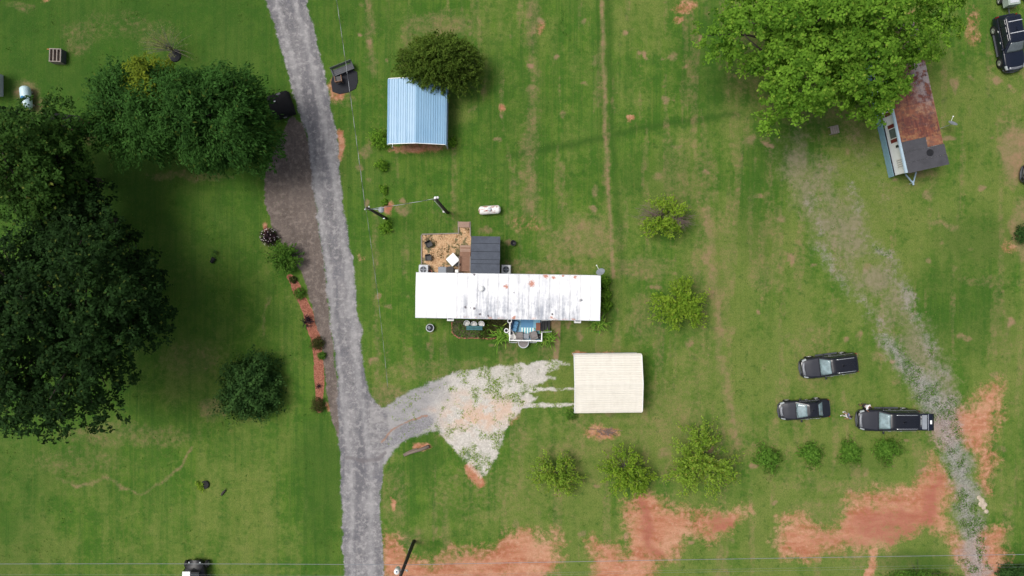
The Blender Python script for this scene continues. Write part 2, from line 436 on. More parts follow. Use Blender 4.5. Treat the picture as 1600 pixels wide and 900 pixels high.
clay_p = [
 [(596,838),(628,842),(642,866),(680,880),(720,868),(760,858),(790,836),(815,824),(850,836),(880,850),(870,880),(862,1000),(596,1000)],
 [(985,785),(998,776),(1032,778),(1037,792),(1047,806),(1060,798),(1076,812),(1110,802),(1160,790),(1174,806),(1140,834),(1120,838),(1080,834),(1064,856),(1030,876),(1008,905),(1000,1000),(915,1000),(930,856),(955,848),(962,868),(985,862),(978,830)],
 [(1458,715),(1474,730),(1484,760),(1482,800),(1478,832),(1440,828),(1400,842),(1360,858),(1320,852),(1262,874),(1218,874),(1222,812),(1248,812),(1275,835),(1308,832),(1318,800),(1342,772),(1395,772),(1440,752)],
 [(1530,625),(1560,600),(1556,640),(1545,700),(1552,740),(1540,770),(1530,720),(1515,680),(1470,690),(1462,655),(1490,650)],
 [(1480,820),(1515,850),(1520,830),(1565,830),(1570,870),(1560,1000),(1515,1000),(1505,870)],
 [(690,632),(740,626),(790,634),(812,640),(790,660),(740,668),(690,662)],
]
clay = mx(*[poly(p, 24, 1.8) for p in clay_p])
clay = mx(clay, .75*blob(940,677,30,14), stroke([(658,640),(676,641)], 4, 4), stroke([(735,735),(750,752)], 9, 6),
          stroke([(646,700),(672,694)], 3, 4), blob(608,330,9,12,.9), blob(524,140,16,20,.8), stroke([(528,205),(531,245)], [5, 3], 4), blob(413,353,6,9,.9), blob(516,632,4,9,.8),
          blob(652,232,45,9,.8,.4), blob(612,785,4,14,.8), blob(705,865,10,14,.5), stroke([(1365,860),(1360,900)], 6, 6), blob(905,552,12,4,.8,.3), blob(948,552,16,3,.7,.3),
          blob(1070,8,22,10,.65), blob(1060,28,8,8,.6), blob(68,0,6,5,.8), blob(785,170,6,5,.8), blob(843,42,8,9,.55), blob(1577,385,14,12,.5), blob(560,400,6,10,.3), blob(985,186,6,5,.7), blob(820,352,30,18,.22),
          blob(1430,30,18,24,.35), blob(1520,40,14,30,.4))
redc = mx(stroke([(1000,790),(1006,820),(1020,850),(1030,868)], [5, 9, 9, 5], 14, 1.6), stroke([(1464,735),(1458,780),(1450,812)], [5, 13, 16], 20, 1.6), blob(1388,815,70,36,.75,2.0), blob(1290,845,30,14,.4,2), blob(1130,818,40,22,.7,2.0), blob(1340,845,36,12,.5,2), blob(430,850,1,1,.0), blob(612,335,8,12,.8), blob(527,135,12,14,.4))
mulch = mx(stroke([(452,433),(463,450),(472,470),(482,495),(491,525),(497,560),(500,600),(499,640)], [5, 7, 7, 8, 8, 8, 8, 5], 3, .3), blob(413,356,6,9,.8))
track = mx(stroke([(1268,318),(1283,355),(1284,395),(1310,430),(1345,470),(1378,520)], [7, 11, 9, 8, 8, 10], 26) * .68, stroke([(1372,505),(1405,560),(1432,590),(1470,640),(1488,690),(1510,770),(1520,830),(1528,900),(1530,1150)], [6, 14, 18, 26, 22, 18, 18, 22, 24], 24) * .86,
           stroke([(1330,290),(1345,360),(1385,400),(1420,470),(1450,540),(1478,590)], [4, 5, 7, 8, 9, 8], 24) * .68)
worn = mx(stroke([(1235,230),(1275,290),(1315,360),(1360,430),(1405,500),(1450,570),(1490,640)], [34, 42, 44, 42, 36, 32, 24], 34), .5*stroke([(1330,215),(1350,240),(1390,330)], [20,26,20], 30))
patio = mx(poly([(659,367),(718,365),(718,347),(734,347),(736,372),(736,430),(659,430)], 2.5, .12))
beds = poly([(706,500),(796,500),(795,524),(765,529),(716,528),(706,520)], 3, .15)

worn = worn * np.clip(.1 + 1.25*fnoise(30, 711, 3), 0, 1.15)
track = np.where(PY < 520, track * np.clip(-.05 + 1.6*fnoise(22, 712, 3), 0, 1.2), track)
tan = mx(
    stroke([(940,-10),(943,100),(946,200),(950,290),(956,380),(958,430)], 4, 4, .25) * .75,
    stroke([(832,-10),(829,70),(833,140),(828,230),(830,330)], [8, 10, 9, 12, 16], 22) * (.45 + .5 * fnoise(40, 301, 3)),
    stroke([(578,0),(577,60),(582,120)], [5, 7, 5], 12) * .7, stroke([(588,330),(585,420),(590,600)], 4, 9, .5) * .62,
    stroke([(1110,330),(1105,400),(1120,470),(1125,560),(1140,640),(1150,690)], [10, 12, 9, 8, 9, 10], 14) * .72,
    stroke([(1085,410),(1095,480)], [12, 8], 16) * .5,
    stroke([(870,505),(869,560)], [5, 4], 2.5, .25), blob(864,505,9,12,.95,.3), blob(1195,430,30,36,.45), blob(912,372,70,40,.55), blob(1000,420,60,26,.5), blob(1010,500,40,50,.45), blob(895,480,30,60,.35),
    stroke([(85,745),(120,758),(150,757),(165,744),(182,752),(190,767),(216,770),(250,756),(272,738),(293,714),(298,700)], [1.5, 3, 3, 3, 3, 2, 2, 3, 3.5, 2, 1], 4.5, .7) * (.45 + .6*fnoise(18, 333, 3)),
    stroke([(420,463),(412,500),(408,530)], 3, 6) * .6, blob(200,680,140,24,.42), blob(120,720,90,30,.35), blob(330,640,22,24,.55), blob(300,560,60,40,.35),
    blob(700,100,60,60,.0), blob(690,40,70,30,.5), blob(640,60,20,50,.4), blob(640,390,30,40,.2), blob(720,580,160,24,.42), blob(640,560,14,40,.35), blob(610,620,40,24,.6), blob(615,770,30,70,.4), blob(640,840,30,16,.5),
    blob(935,680,200,40,.3), blob(880,700,60,20,.35), blob(1000,740,220,26,.33), blob(760,770,110,60,.32), blob(1150,690,60,70,.32), blob(1300,800,90,30,.4), blob(1240,740,70,24,.3), blob(1050,640,70,60,.4), blob(930,600,0.1,0.1,0),
    blob(1270,560,40,70,.4), blob(1310,760,120,14,.4), blob(1100,560,50,70,.33), blob(1585,240,26,60,.85), blob(1598,360,18,60,.7), blob(1570,190,20,30,.4), blob(1330,205,80,40,.35), blob(1140,150,14,60,.25), blob(1400,300,50,16,.35), blob(1440,270,20,9,.6),
    blob(1470,350,26,7,.55,1,.3), blob(1540,440,50,14,.4), blob(1440,520,18,70,.2), blob(1300,120,170,110,.45), blob(30,10,30,10,.4), blob(170,40,90,30,.3), blob(120,60,30,36,.38), blob(245,55,40,30,.38), blob(40,140,22,20,.75,.5), blob(140,210,16,20,.5), blob(300,275,90,9,.45), blob(60,165,20,16,.55,.4),
    blob(790,250,0.1,0.1,0), blob(845,420,90,18,.55,.6), blob(690,330,24,30,.3), blob(805,345,24,26,.4), blob(450,300,0.1,0.1,0),
    blob(540,150,20,26,.4), blob(860,800,70,16,.25), blob(700,760,60,40,.25), blob(1385,880,60,30,.3), blob(1590,520,40,40,.25), blob(1100,300,20,50,.33), blob(1180,380,30,24,.2))
rt = np.random.default_rng(5)
for k in range(240):    # scattered thin and bare spots of the mown field
    x = rt.uniform(560, 1600); y = rt.uniform(0, 900); rr = rt.uniform(3, 9)
    sx_ = np.abs(PX[0] - x) < 40; sy_ = np.abs(PY[:, 0] - y) < 40
    ii = np.ix_(sy_, sx_)
    if ii[0].size == 0 or ii[1].size == 0: continue
    d = np.hypot((PX[ii]+WX[ii]-x)/(rr*rt.uniform(.6, 1.8)), (PY[ii]+WY[ii]-y)/(rr*rt.uniform(.6, 1.6)))
    tan[ii] = np.maximum(tan[ii], rt.uniform(.35, .95) * smooth(-d, -1.4, -.4))
tan = np.maximum(tan, np.clip((fnoise(30, 821, 4, .5, 4.5) - .53) * 3.0, 0, .42) * smooth(PX, 540, 640))
lush_vignette = mx(smooth(-PX - .6*PY, -820, -250) * .95 * np.clip(.35 + .95*fnoise(60, 801, 4), 0, 1), stroke([(795,245),(850,232),(930,218),(1000,200),(1080,188),(1150,178)], [5, 6, 5, 5, 6, 5], 7, .4) * .95, stroke([(950,-10),(953,100),(957,210),(966,330),(972,420)], 6, 6, .3) * .7, stroke([(934,-10),(937,100),(940,200)], 3, 5, .3) * .6,  # upper-left gradient paints in vignette darkening; strokes and blobs are deeper green grass
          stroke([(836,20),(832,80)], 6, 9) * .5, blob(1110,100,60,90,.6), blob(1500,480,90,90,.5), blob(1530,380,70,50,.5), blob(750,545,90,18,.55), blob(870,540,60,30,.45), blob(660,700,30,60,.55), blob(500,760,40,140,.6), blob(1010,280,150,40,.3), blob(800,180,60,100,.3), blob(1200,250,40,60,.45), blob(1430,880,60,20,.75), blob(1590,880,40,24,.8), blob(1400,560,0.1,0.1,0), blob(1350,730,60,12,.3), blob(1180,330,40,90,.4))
dryf = np.clip(smooth(PX, 520, 900) * .35 + smooth(PX + 1.2*PY, 1300, 1900) * .4 + .15 + (fnoise(110, 501, 4) - .5) * 1.5 + (fnoise(34, 502, 3) - .5) * .7 + (fnoise(26, 503, 3, .45, 5.0) - .5) * .7 - lush_vignette * .3 + .5 * smooth(PY, 480, 760) * smooth(-PX, -560, -400), 0, 1)
drive = drive * (1 - .4*smooth(PX, 745, 800)*smooth(-PY, -640, -618)*smooth(fnoise(17, 611, 3), .44, .62)) * (1 - .45*smooth(PY, 690, 712)*smooth(fnoise(10, 612, 3), .42, .62)*smooth(PX, 700, 715))
pad = poly([(596,702),(614,678),(642,659),(668,649),(679,655),(674,668),(650,680),(624,696)], 6, .5)
padedge = stroke([(596,690),(615,672),(640,660),(660,652),(668,651)], 1.6, 2.5, .3)
fork = stroke([(540,716),(565,722),(590,716),(600,708)], 3, 4, .5)
cl_ = [(444,-60),(446,0),(475,100),(494,200),(510,290),(523,380),(531,440),(536,500),(547,600),(556,660),(564,740),(565,850),(568,1150)]
rutm = mx(stroke([(x-15, y) for x, y in cl_], 4, 7, .25), stroke([(x+14, y) for x, y in cl_], 5, 8, .25))
cls_masks = {'mulch_bed': mulch, 'patio_ground': patio, 'gravel_road': road, 'dirt_shoulder': dirt * .98, 'gravel_driveway': drive * .99, 'clay_ground': np.where(clay > .6, clay, 0) * .97, 'gravel_track': np.where(track > .55, track, 0) * .9}
names = list(cls_masks)
stack = np.stack([cls_masks[n] for n in names])
best = stack.argmax(0); bestv = stack.max(0)
order_cls = np.where(bestv > .5, best, -1)
for nm in ('gravel_road', 'patio_ground', 'mulch_bed'):
    order_cls[cls_masks[nm] > .5] = names.index(nm)
rz_ = (fnoise(70, 77) - .5) * .1 + (fnoise(9, 78, 2) - .5) * .03          # gentle relief of a few centimetres
flat = smooth(np.minimum.reduce([PX + 70, 1670 - PX, PY + 70, 970 - PY]), 0, 40)
GZ = rz_ * flat - .06 * 1.0
verts = np.stack([gx, gy, GZ], -1).reshape(-1, 3)
A = {'road': road, 'dirt': dirt, 'drive': drive, 'dgrey': drive_grey, 'clay': clay, 'redc': redc, 'mulch': mulch, 'track': track, 'worn': worn, 'patio': patio, 'beds': beds, 'tan': tan, 'lush_vignette': lush_vignette, 'dryf': dryf, 'pad': pad, 'rut': rutm, 'padedge': padedge, 'fork': fork}
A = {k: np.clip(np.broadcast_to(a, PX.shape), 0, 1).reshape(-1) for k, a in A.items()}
idx = np.arange(nx * ny).reshape(ny, nx)
quads = np.stack([idx[:-1, :-1], idx[:-1, 1:], idx[1:, 1:], idx[1:, :-1]], -1).reshape(-1, 4)
qc = order_cls[:-1, :-1].reshape(-1)

def ground_material():
    t = NT('lawn_and_bare_ground')
    v = t.coord('Object'); a = {k: t.attr(k) for k in A}
    nA = t.noise(v, .16, 5, .6); nB = t.noise(v, .55, 6, .68); nC = t.noise(v, 2.2, 6, .72); nD = t.noise(v, 9.0, 4, .75); nE = t.noise(v, 24.0, 3, .8)
    mow = t.noise(t.coord('Object', (2.2, .07, 1)), 1.0, 5, .65)
    blades = t.noise(t.coord('Object', (14, 7, 1)), 1.0, 3, .8)
    # grass
    g = t.mix(t.ss(nB, .34, .66), (.052, .13, .013), (.096, .172, .022))
    g = t.mix(t.math('MULTIPLY', t.ss(nA, .4, .8), .7), g, (.105, .165, .03))
    g = t.mix(t.math('MULTIPLY', t.ss(mow, .4, .75), .7), g, (.042, .112, .014))
    g = t.mix(t.math('MULTIPLY', t.ss(nC, .5, .9), .4), g, (.13, .14, .042))
    g = t.mix(t.math('MULTIPLY', t.ss(t.math('ADD', a['dryf'], t.math('MULTIPLY', t.math('SUBTRACT', nC, .5), .6)), .25, 1.0), .8), g, t.mix(nB, (.125, .185, .032), (.2, .21, .062)))
    mow2 = t.noise(t.coord('Object', (3.4, .05, 1), (0, 0, R(3))), 1.0, 4, .6)
    g = t.mix(t.math('MULTIPLY', t.ss(mow2, .5, .85), .5), g, (.12, .165, .03))
    clump = t.noise(v, 1.15, 5, .7)
    g = t.mix(t.math('MULTIPLY', t.ss(clump, .6, .85), .6), g, (.035, .095, .014))
    g = t.mix(t.math('MULTIPLY', a['lush_vignette'], .82), g, (.027, .078, .0095))  # deeper green grass, plus the vignette dimming painted at upper left
    g = t.mix(t.math('MULTIPLY', t.ss(blades, .35, .7), .45), g, (.03, .07, .01))
    g = t.mix(t.math('MULTIPLY', t.ss(nD, .55, .9), .3), g, (.12, .16, .042))
    def edge(m, lo, hi, amp=.7, n=None):
        nn = t.math('ADD', t.math('ADD', t.math('MULTIPLY', nB, .25), t.math('MULTIPLY', nC, .4)), t.math('ADD', t.math('MULTIPLY', nD, .25), t.math('MULTIPLY', nE, .3)))
        nn = t.math('SUBTRACT', nn, .1)
        return t.math('MULTIPLY', t.ss(t.math('ADD', m, t.math('MULTIPLY', t.math('SUBTRACT', nn, .5), amp * 2.2)), lo, hi), t.ss(m, .03, .22))
    dry = t.mix(nD, (.18, .14, .07), (.29, .2, .12)); dry = t.mix(t.ss(nB, .35, .75), dry, (.3, .175, .115))
    c = t.mix(t.math('MULTIPLY', t.math('MULTIPLY', edge(a['tan'], .16, 1.1, .45), t.ss(a['tan'], .06, .3)), .86), g, dry)
    brown = t.mix(nC, (.17, .14, .095), (.275, .225, .165))
    c = t.mix(t.math('MULTIPLY', t.math('MULTIPLY', edge(a['worn'], .2, 1.15, .6), t.ss(a['worn'], .02, .25)), .72), c, brown)
    # soils
    clst = t.noise(t.coord('Object', (.35, 1.3, 1), (0, 0, R(18))), 1.0, 7, .72)
    cl = t.mix(t.ss(clst, .25, .75), (.35, .125, .07), (.46, .22, .135)); cl = t.mix(t.math('MULTIPLY', t.ss(nC, .45, .85), .6), cl, (.5, .3, .2)); cl = t.mix(t.math('MULTIPLY', t.ss(nA, .5, .8), .5), cl, (.5, .3, .19))
    cl = t.mix(t.math('MULTIPLY', edge(a['redc'], .2, .95, .5), .9), cl, t.mix(clst, (.28, .085, .058), (.37, .14, .095)))
    clf = edge(a['clay'], .06, .98, .95)
    cl = t.mix(t.math('MULTIPLY', t.ss(t.math('ADD', nD, t.math('MULTIPLY', nB, .5)), .85, 1.15), .5), cl, (.16, .15, .05))
    c = t.mix(clf, c, cl)
    stone = t.vor(v, 11.0, 'Color'); stn = t.n('ShaderNodeSeparateColor'); t.t.links.new(stone, stn.inputs[0]); sv_ = stn.outputs[0]
    stone2 = t.n('ShaderNodeSeparateColor'); t.t.links.new(t.vor(v, 21.0, 'Color'), stone2.inputs[0]); s2 = stone2.outputs[0]
    trk = t.mix(sv_, (.15, .142, .137), (.34, .322, .31)); trk = t.mix(t.math('MULTIPLY', t.ss(nB, .45, .75), .6), trk, (.3, .26, .235))
    c = t.mix(t.math('MULTIPLY', edge(a['track'], .18, .92, .55), .86), c, trk)
    dr = t.mix(nB, (.07, .055, .047), (.155, .122, .104)); dr = t.mix(t.math('MULTIPLY', t.ss(t.noise(t.coord('Object', (3, .3, 1), (0, 0, R(-10))), 1.2, 5, .7), .5, .75), .55), dr, (.07, .058, .054))
    dr = t.mix(t.math('MULTIPLY', t.ss(nC, .45, .8), .6), dr, (.25, .205, .18)); dr = t.mix(t.math('MULTIPLY', t.ss(nA, .5, .8), .55), dr, (.165, .132, .115))
    c = t.mix(edge(a['dirt'], .4, .64, .5), c, t.mix(t.math('MULTIPLY', s2, .35), dr, (.24, .21, .19)))
    # gravel
    gv = t.mix(sv_, (.42, .39, .345), (.62, .585, .53)); gv = t.mix(t.math('MULTIPLY', s2, .5), gv, (.41, .39, .37)); gv = t.mix(t.math('MULTIPLY', t.ss(nC, .5, .8), .4), gv, (.36, .33, .29))
    gv = t.mix(t.math('MULTIPLY', t.math('MULTIPLY', a['clay'], t.ss(nB, .3, .6)), .75), gv, (.56, .36, .25))
    gv = t.mix(t.math('MULTIPLY', t.ss(nA, .46, .7), .3), gv, (.33, .33, .35))
    apr = t.mix(t.math('ADD', t.math('MULTIPLY', nB, .6), t.math('MULTIPLY', nC, .4)), (.17, .165, .17), (.33, .32, .32)); apr = t.mix(t.math('MULTIPLY', sv_, .3), apr, (.38, .37, .37))
    gv = t.mix(edge(a['dgrey'], .15, .95, .3), gv, apr)
    c = t.mix(edge(a['drive'], .3, .8, .6), c, gv)
    rd = t.mix(t.ss(t.math('ADD', t.math('MULTIPLY', nB, .6), t.math('MULTIPLY', nA, .4)), .3, .7), (.1, .097, .104), (.24, .23, .232)); rd = t.mix(t.math('MULTIPLY', sv_, .35), rd, (.36, .35, .365)); rd = t.mix(t.math('MULTIPLY', t.ss(t.noise(v, .38, 6, .72), .52, .78), .7), rd, (.1, .1, .12))
    rut = t.noise(t.coord('Object', (.9, .06, 1), (0, 0, R(-8))), 1.0, 5, .65)
    rd = t.mix(t.math('MULTIPLY', t.ss(rut, .42, .72), .7), rd, (.1, .098, .112)); rd = t.mix(t.math('MULTIPLY', t.ss(clump, .5, .85), .55), rd, (.125, .123, .14)); rd = t.mix(t.math('MULTIPLY', t.ss(nE, .55, .85), .4), rd, (.45, .44, .44)); rd = t.mix(t.math('MULTIPLY', s2, .3), rd, (.2, .19, .19))
    rd = t.mix(t.math('MULTIPLY', t.ss(nC, .52, .7), .35), rd, (.44, .42, .41))
    rd = t.mix(t.math('MULTIPLY', t.math('MULTIPLY', edge(a['rut'], .1, 1.1, .5), t.ss(a['road'], .5, .9)), .55), rd, (.345, .335, .335))
    c = t.mix(edge(a['road'], .3, .66, .55), c, rd)
    swirl = t.noise(t.coord('Object', (.5, 2.0, 1), (0, 0, R(-30))), 1.0, 6, .7)
    jn = t.math('MULTIPLY', a['dgrey'], t.ss(a['drive'], .4, .9)); jn = t.math('MULTIPLY', jn, t.ss(swirl, .35, .7))
    c = t.mix(t.math('MULTIPLY', jn, .5), c, t.mix(nC, (.42, .4, .37), (.3, .29, .3)))
    c = t.mix(t.math('MULTIPLY', edge(a['pad'], .3, .8, .4), .75), c, t.mix(sv_, (.15, .145, .16), (.27, .265, .28)))
    c = t.mix(edge(a['padedge'], .35, .75, .4), c, t.mix(nC, (.2, .15, .13), (.36, .22, .16)))
    c = t.mix(t.math('MULTIPLY', edge(a['fork'], .35, .8, .5), .7), c, (.15, .135, .14))
    ch = t.mix(sv_, (.36, .2, .1), (.62, .44, .27)); ch = t.mix(t.math('MULTIPLY', s2, .4), ch, (.5, .3, .16))
    ch = t.mix(edge(t.math('MULTIPLY', t.ss(nB, .35, .7), .85), .5, .62, .5), ch, t.mix(nD, (.09, .1, .035), (.24, .18, .11)))
    c = t.mix(edge(a['patio'], .44, .56, .15), c, ch)
    mu = t.mix(sv_, (.2, .07, .045), (.36, .15, .1)); c = t.mix(edge(a['mulch'], .44, .58, .3), c, mu)
    c = t.mix(t.math('MULTIPLY', edge(a['beds'], .44, .56, .2), .9), c, t.mix(nC, (.05, .045, .03), (.13, .1, .07)))
    hgt = t.math('ADD', t.math('ADD', t.math('MULTIPLY', nD, .5), t.math('MULTIPLY', blades, .35)), t.math('MULTIPLY', sv_, .25))
    t.bump(hgt, .55, .06)
    return t.fin(c, .95, 0, .12)
M['ground'] = ground_material()

def ground_piece(name, sel, extra=None):
    used = np.unique(quads[sel]); remap = np.full(len(verts), -1); remap[used] = np.arange(len(used))
    V = verts[used]; F = remap[quads[sel]]; at = {k: a[used] for k, a in A.items()}
    if extra is not None:
        n0 = len(V); V = np.concatenate([V, extra[0]]); F = np.concatenate([F, extra[1] + n0])
        at = {k: np.concatenate([a, np.zeros(len(extra[0]))]) for k, a in at.items()}
    return props(np_mesh(name, V, F, M['ground'], None, True, at), kind='structure')
FAR = 1600.0
ez = -.06
ev = np.array([(X0,Y0,ez),(X1,Y0,ez),(X1,Y1,ez),(X0,Y1,ez),(-FAR,-FAR,ez),(FAR,-FAR,ez),(FAR,FAR,ez),(-FAR,FAR,ez)], dtype=float)
ef = np.array([(4,5,1,0),(5,6,2,1),(6,7,3,2),(7,4,0,3)])
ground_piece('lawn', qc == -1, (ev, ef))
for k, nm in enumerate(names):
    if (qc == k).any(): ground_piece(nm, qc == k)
def gz(x, y):
    i = int(round((x - X0) / RES)); j = int(round((y - Y0) / RES))
    return float(GZ[j, i]) if 0 <= i < nx and 0 <= j < ny else ez
def G(px, py, dz=0.0):
    p = W(px, py); p.z = gz(p.x, p.y) + dz; return p

# ------------------------------------------------------------------ foliage
def leaves(name, C, N, size, aspect, mat, parent, rng, tint, droop=None, fold=True, kind=None):
    """one small folded leaf quad per row of C"""
    n = len(C); N = N / (np.linalg.norm(N, axis=1, keepdims=True) + 1e-9)
    if droop is None:
        d = rng.normal(size=(n, 3))
    else: d = droop + rng.normal(size=(n, 3)) * .35
    u = d - (d * N).sum(1, keepdims=True) * N; u /= (np.linalg.norm(u, axis=1, keepdims=True) + 1e-9)
    w = np.cross(N, u); s = (size if np.ndim(size) else np.full(n, size))[:, None]
    a = C - u * s * .5; b = C + w * s * aspect * .5 + N * s * .06; c = C + u * s * .5 - N * s * .08; d2 = C - w * s * aspect * .5 + N * s * .06
    V = np.stack([a, b, c, d2], 1).reshape(-1, 3); F = np.arange(n * 4).reshape(n, 4)
    o = np_mesh(name, V, F, mat, parent, False, None, {'tint': np.clip(tint, 0, 1), 'tint2': rng.random(n)})
    if kind: o['kind'] = kind
    return o

def branchy(mb, a, b, r0, r1, rng, sag=.12, n=5):
    a = np.array(a, float); b = np.array(b, float); L = np.linalg.norm(b - a); off = rng.normal(size=3) * L * .07
    pts = []; rr = []
    for k in range(n + 1):
        t = k / n; p = a*(1-t)+b*t + off*math.sin(PI*t) + np.array([0, 0, sag*L*math.sin(PI*t)]); pts.append(tuple(p)); rr.append(r0*(1-t)+r1*t)
    mb.tube(pts, rr, 6)

def tree(name, label, cat, px, py, top, rpx, leafmat, leaf=.3, clumps=150, per=120, clump_r=1.1, seed=1, zflat=.55, bark='bark', aspect=.6, group=None, trunk_r=.3, spiky=0.0, base_frac=.25, hole=.0, upw=.6, sprig=.42):
    """broad tree: crown centre seen at (px,py) at about 0.6 of its height"""
    rng = np.random.default_rng(seed)
    zc = top * .6; k = GSD * (CAM_H - zc) / CAM_H
    cpt = W(px, py, zc); rx = rpx[0] * k; ry = rpx[1] * k; rz = top * zflat * .62
    root = thing(name, label, cat, (cpt.x, cpt.y, gz(cpt.x, cpt.y)), 0, group)
    ph = rng.random(6) * 2 * PI; am = rng.uniform(.03, .13, 6)
    dirs = rng.normal(size=(clumps * 3, 3)); dirs /= np.linalg.norm(dirs, axis=1, keepdims=True)
    dirs = dirs[dirs[:, 2] > -.35][:clumps]
    az = np.arctan2(dirs[:, 1], dirs[:, 0])
    lob = 1 + sum(am[i] * np.cos((i + 2) * az + ph[i]) for i in range(6))
    rad = rng.random(len(dirs)) ** .42
    rad = np.where(rng.random(len(dirs)) < .35, rng.uniform(.92, 1.06, len(dirs)), rad)
    C = dirs * np.array([rx, ry, rz]) * (rad * lob)[:, None] * .92 + np.array([0, 0, zc])
    C[:, 2] = np.maximum(C[:, 2], top * base_frac * .6)
    if hole:
        keep = rng.random(len(C)) > hole * (np.hypot(C[:, 0]/rx, C[:, 1]/ry) > .75); C = C[keep]
    lobes_ = C; sub = 9
    cr0 = clump_r * rng.uniform(.65, 1.35, len(C)); dd = rng.normal(size=(len(C) * sub, 3)); dd /= np.linalg.norm(dd, axis=1, keepdims=True); dd[:, 2] = np.abs(dd[:, 2]) - .2
    C = np.repeat(C, sub, 0) + dd * np.repeat(cr0, sub)[:, None] * np.array([1, 1, .8]) * rng.uniform(.75, 1.05, (len(dd), 1))
    lob_t = np.repeat(rng.random(len(lobes_)), sub); per = max(8, per // sub)
    nC = len(C); cr = sprig * rng.uniform(.6, 1.4, nC)
    ct = np.clip(lob_t * .5 + rng.random(nC) * .7 - .1, 0, 1)
    # leaves on flattened domes around each clump centre
    d = rng.normal(size=(nC * per, 3)); d /= np.linalg.norm(d, axis=1, keepdims=True); d[:, 2] = np.abs(d[:, 2]) * .9 - .15
    ci = np.repeat(np.arange(nC), per); rr = rng.random(nC * per) ** .5
    out = C[ci] - np.array([0, 0, zc]); out = out / (np.linalg.norm(out, axis=1, keepdims=True) + 1e-6)
    P = C[ci] + d * (cr[ci] * rr)[:, None] * np.array([1, 1, .75])
    if spiky: P = P + out * (rng.random(nC * per) ** 3 * spiky)[:, None]
    Nn = d * .5 + out * .35 + np.array([0, 0, upw]) + rng.normal(size=P.shape) * .4
    tint = ct[ci] * .65 + rng.random(len(P)) * .35
    P[:, 2] = np.maximum(P[:, 2], .15)
    leaves('crown', P, Nn, leaf * rng.uniform(.65, 1.3, len(P)), aspect, leafmat, root, rng, tint, droop=out * 1.0 if spiky else d * 1.2)
    tb = MB(); fork = top * .3
    lean = rng.normal(size=2) * .25
    tb.tube([(0, 0, -.25), (lean[0]*.3, lean[1]*.3, fork*.5), (lean[0], lean[1], fork), (lean[0]*1.3, lean[1]*1.3, top*.62)], [trunk_r*1.35, trunk_r, trunk_r*.8, trunk_r*.35], 10)
    tb.build('trunk', M[bark], root, True)
    lb = MB(); sel = rng.choice(len(lobes_), min(len(lobes_), 48), replace=False)
    for i in sel:
        branchy(lb, (lean[0], lean[1], fork * rng.uniform(.8, 1.5)), lobes_[i], trunk_r * .38, .03, rng)
    lb.build('branches', M[bark], root, True)
    return root

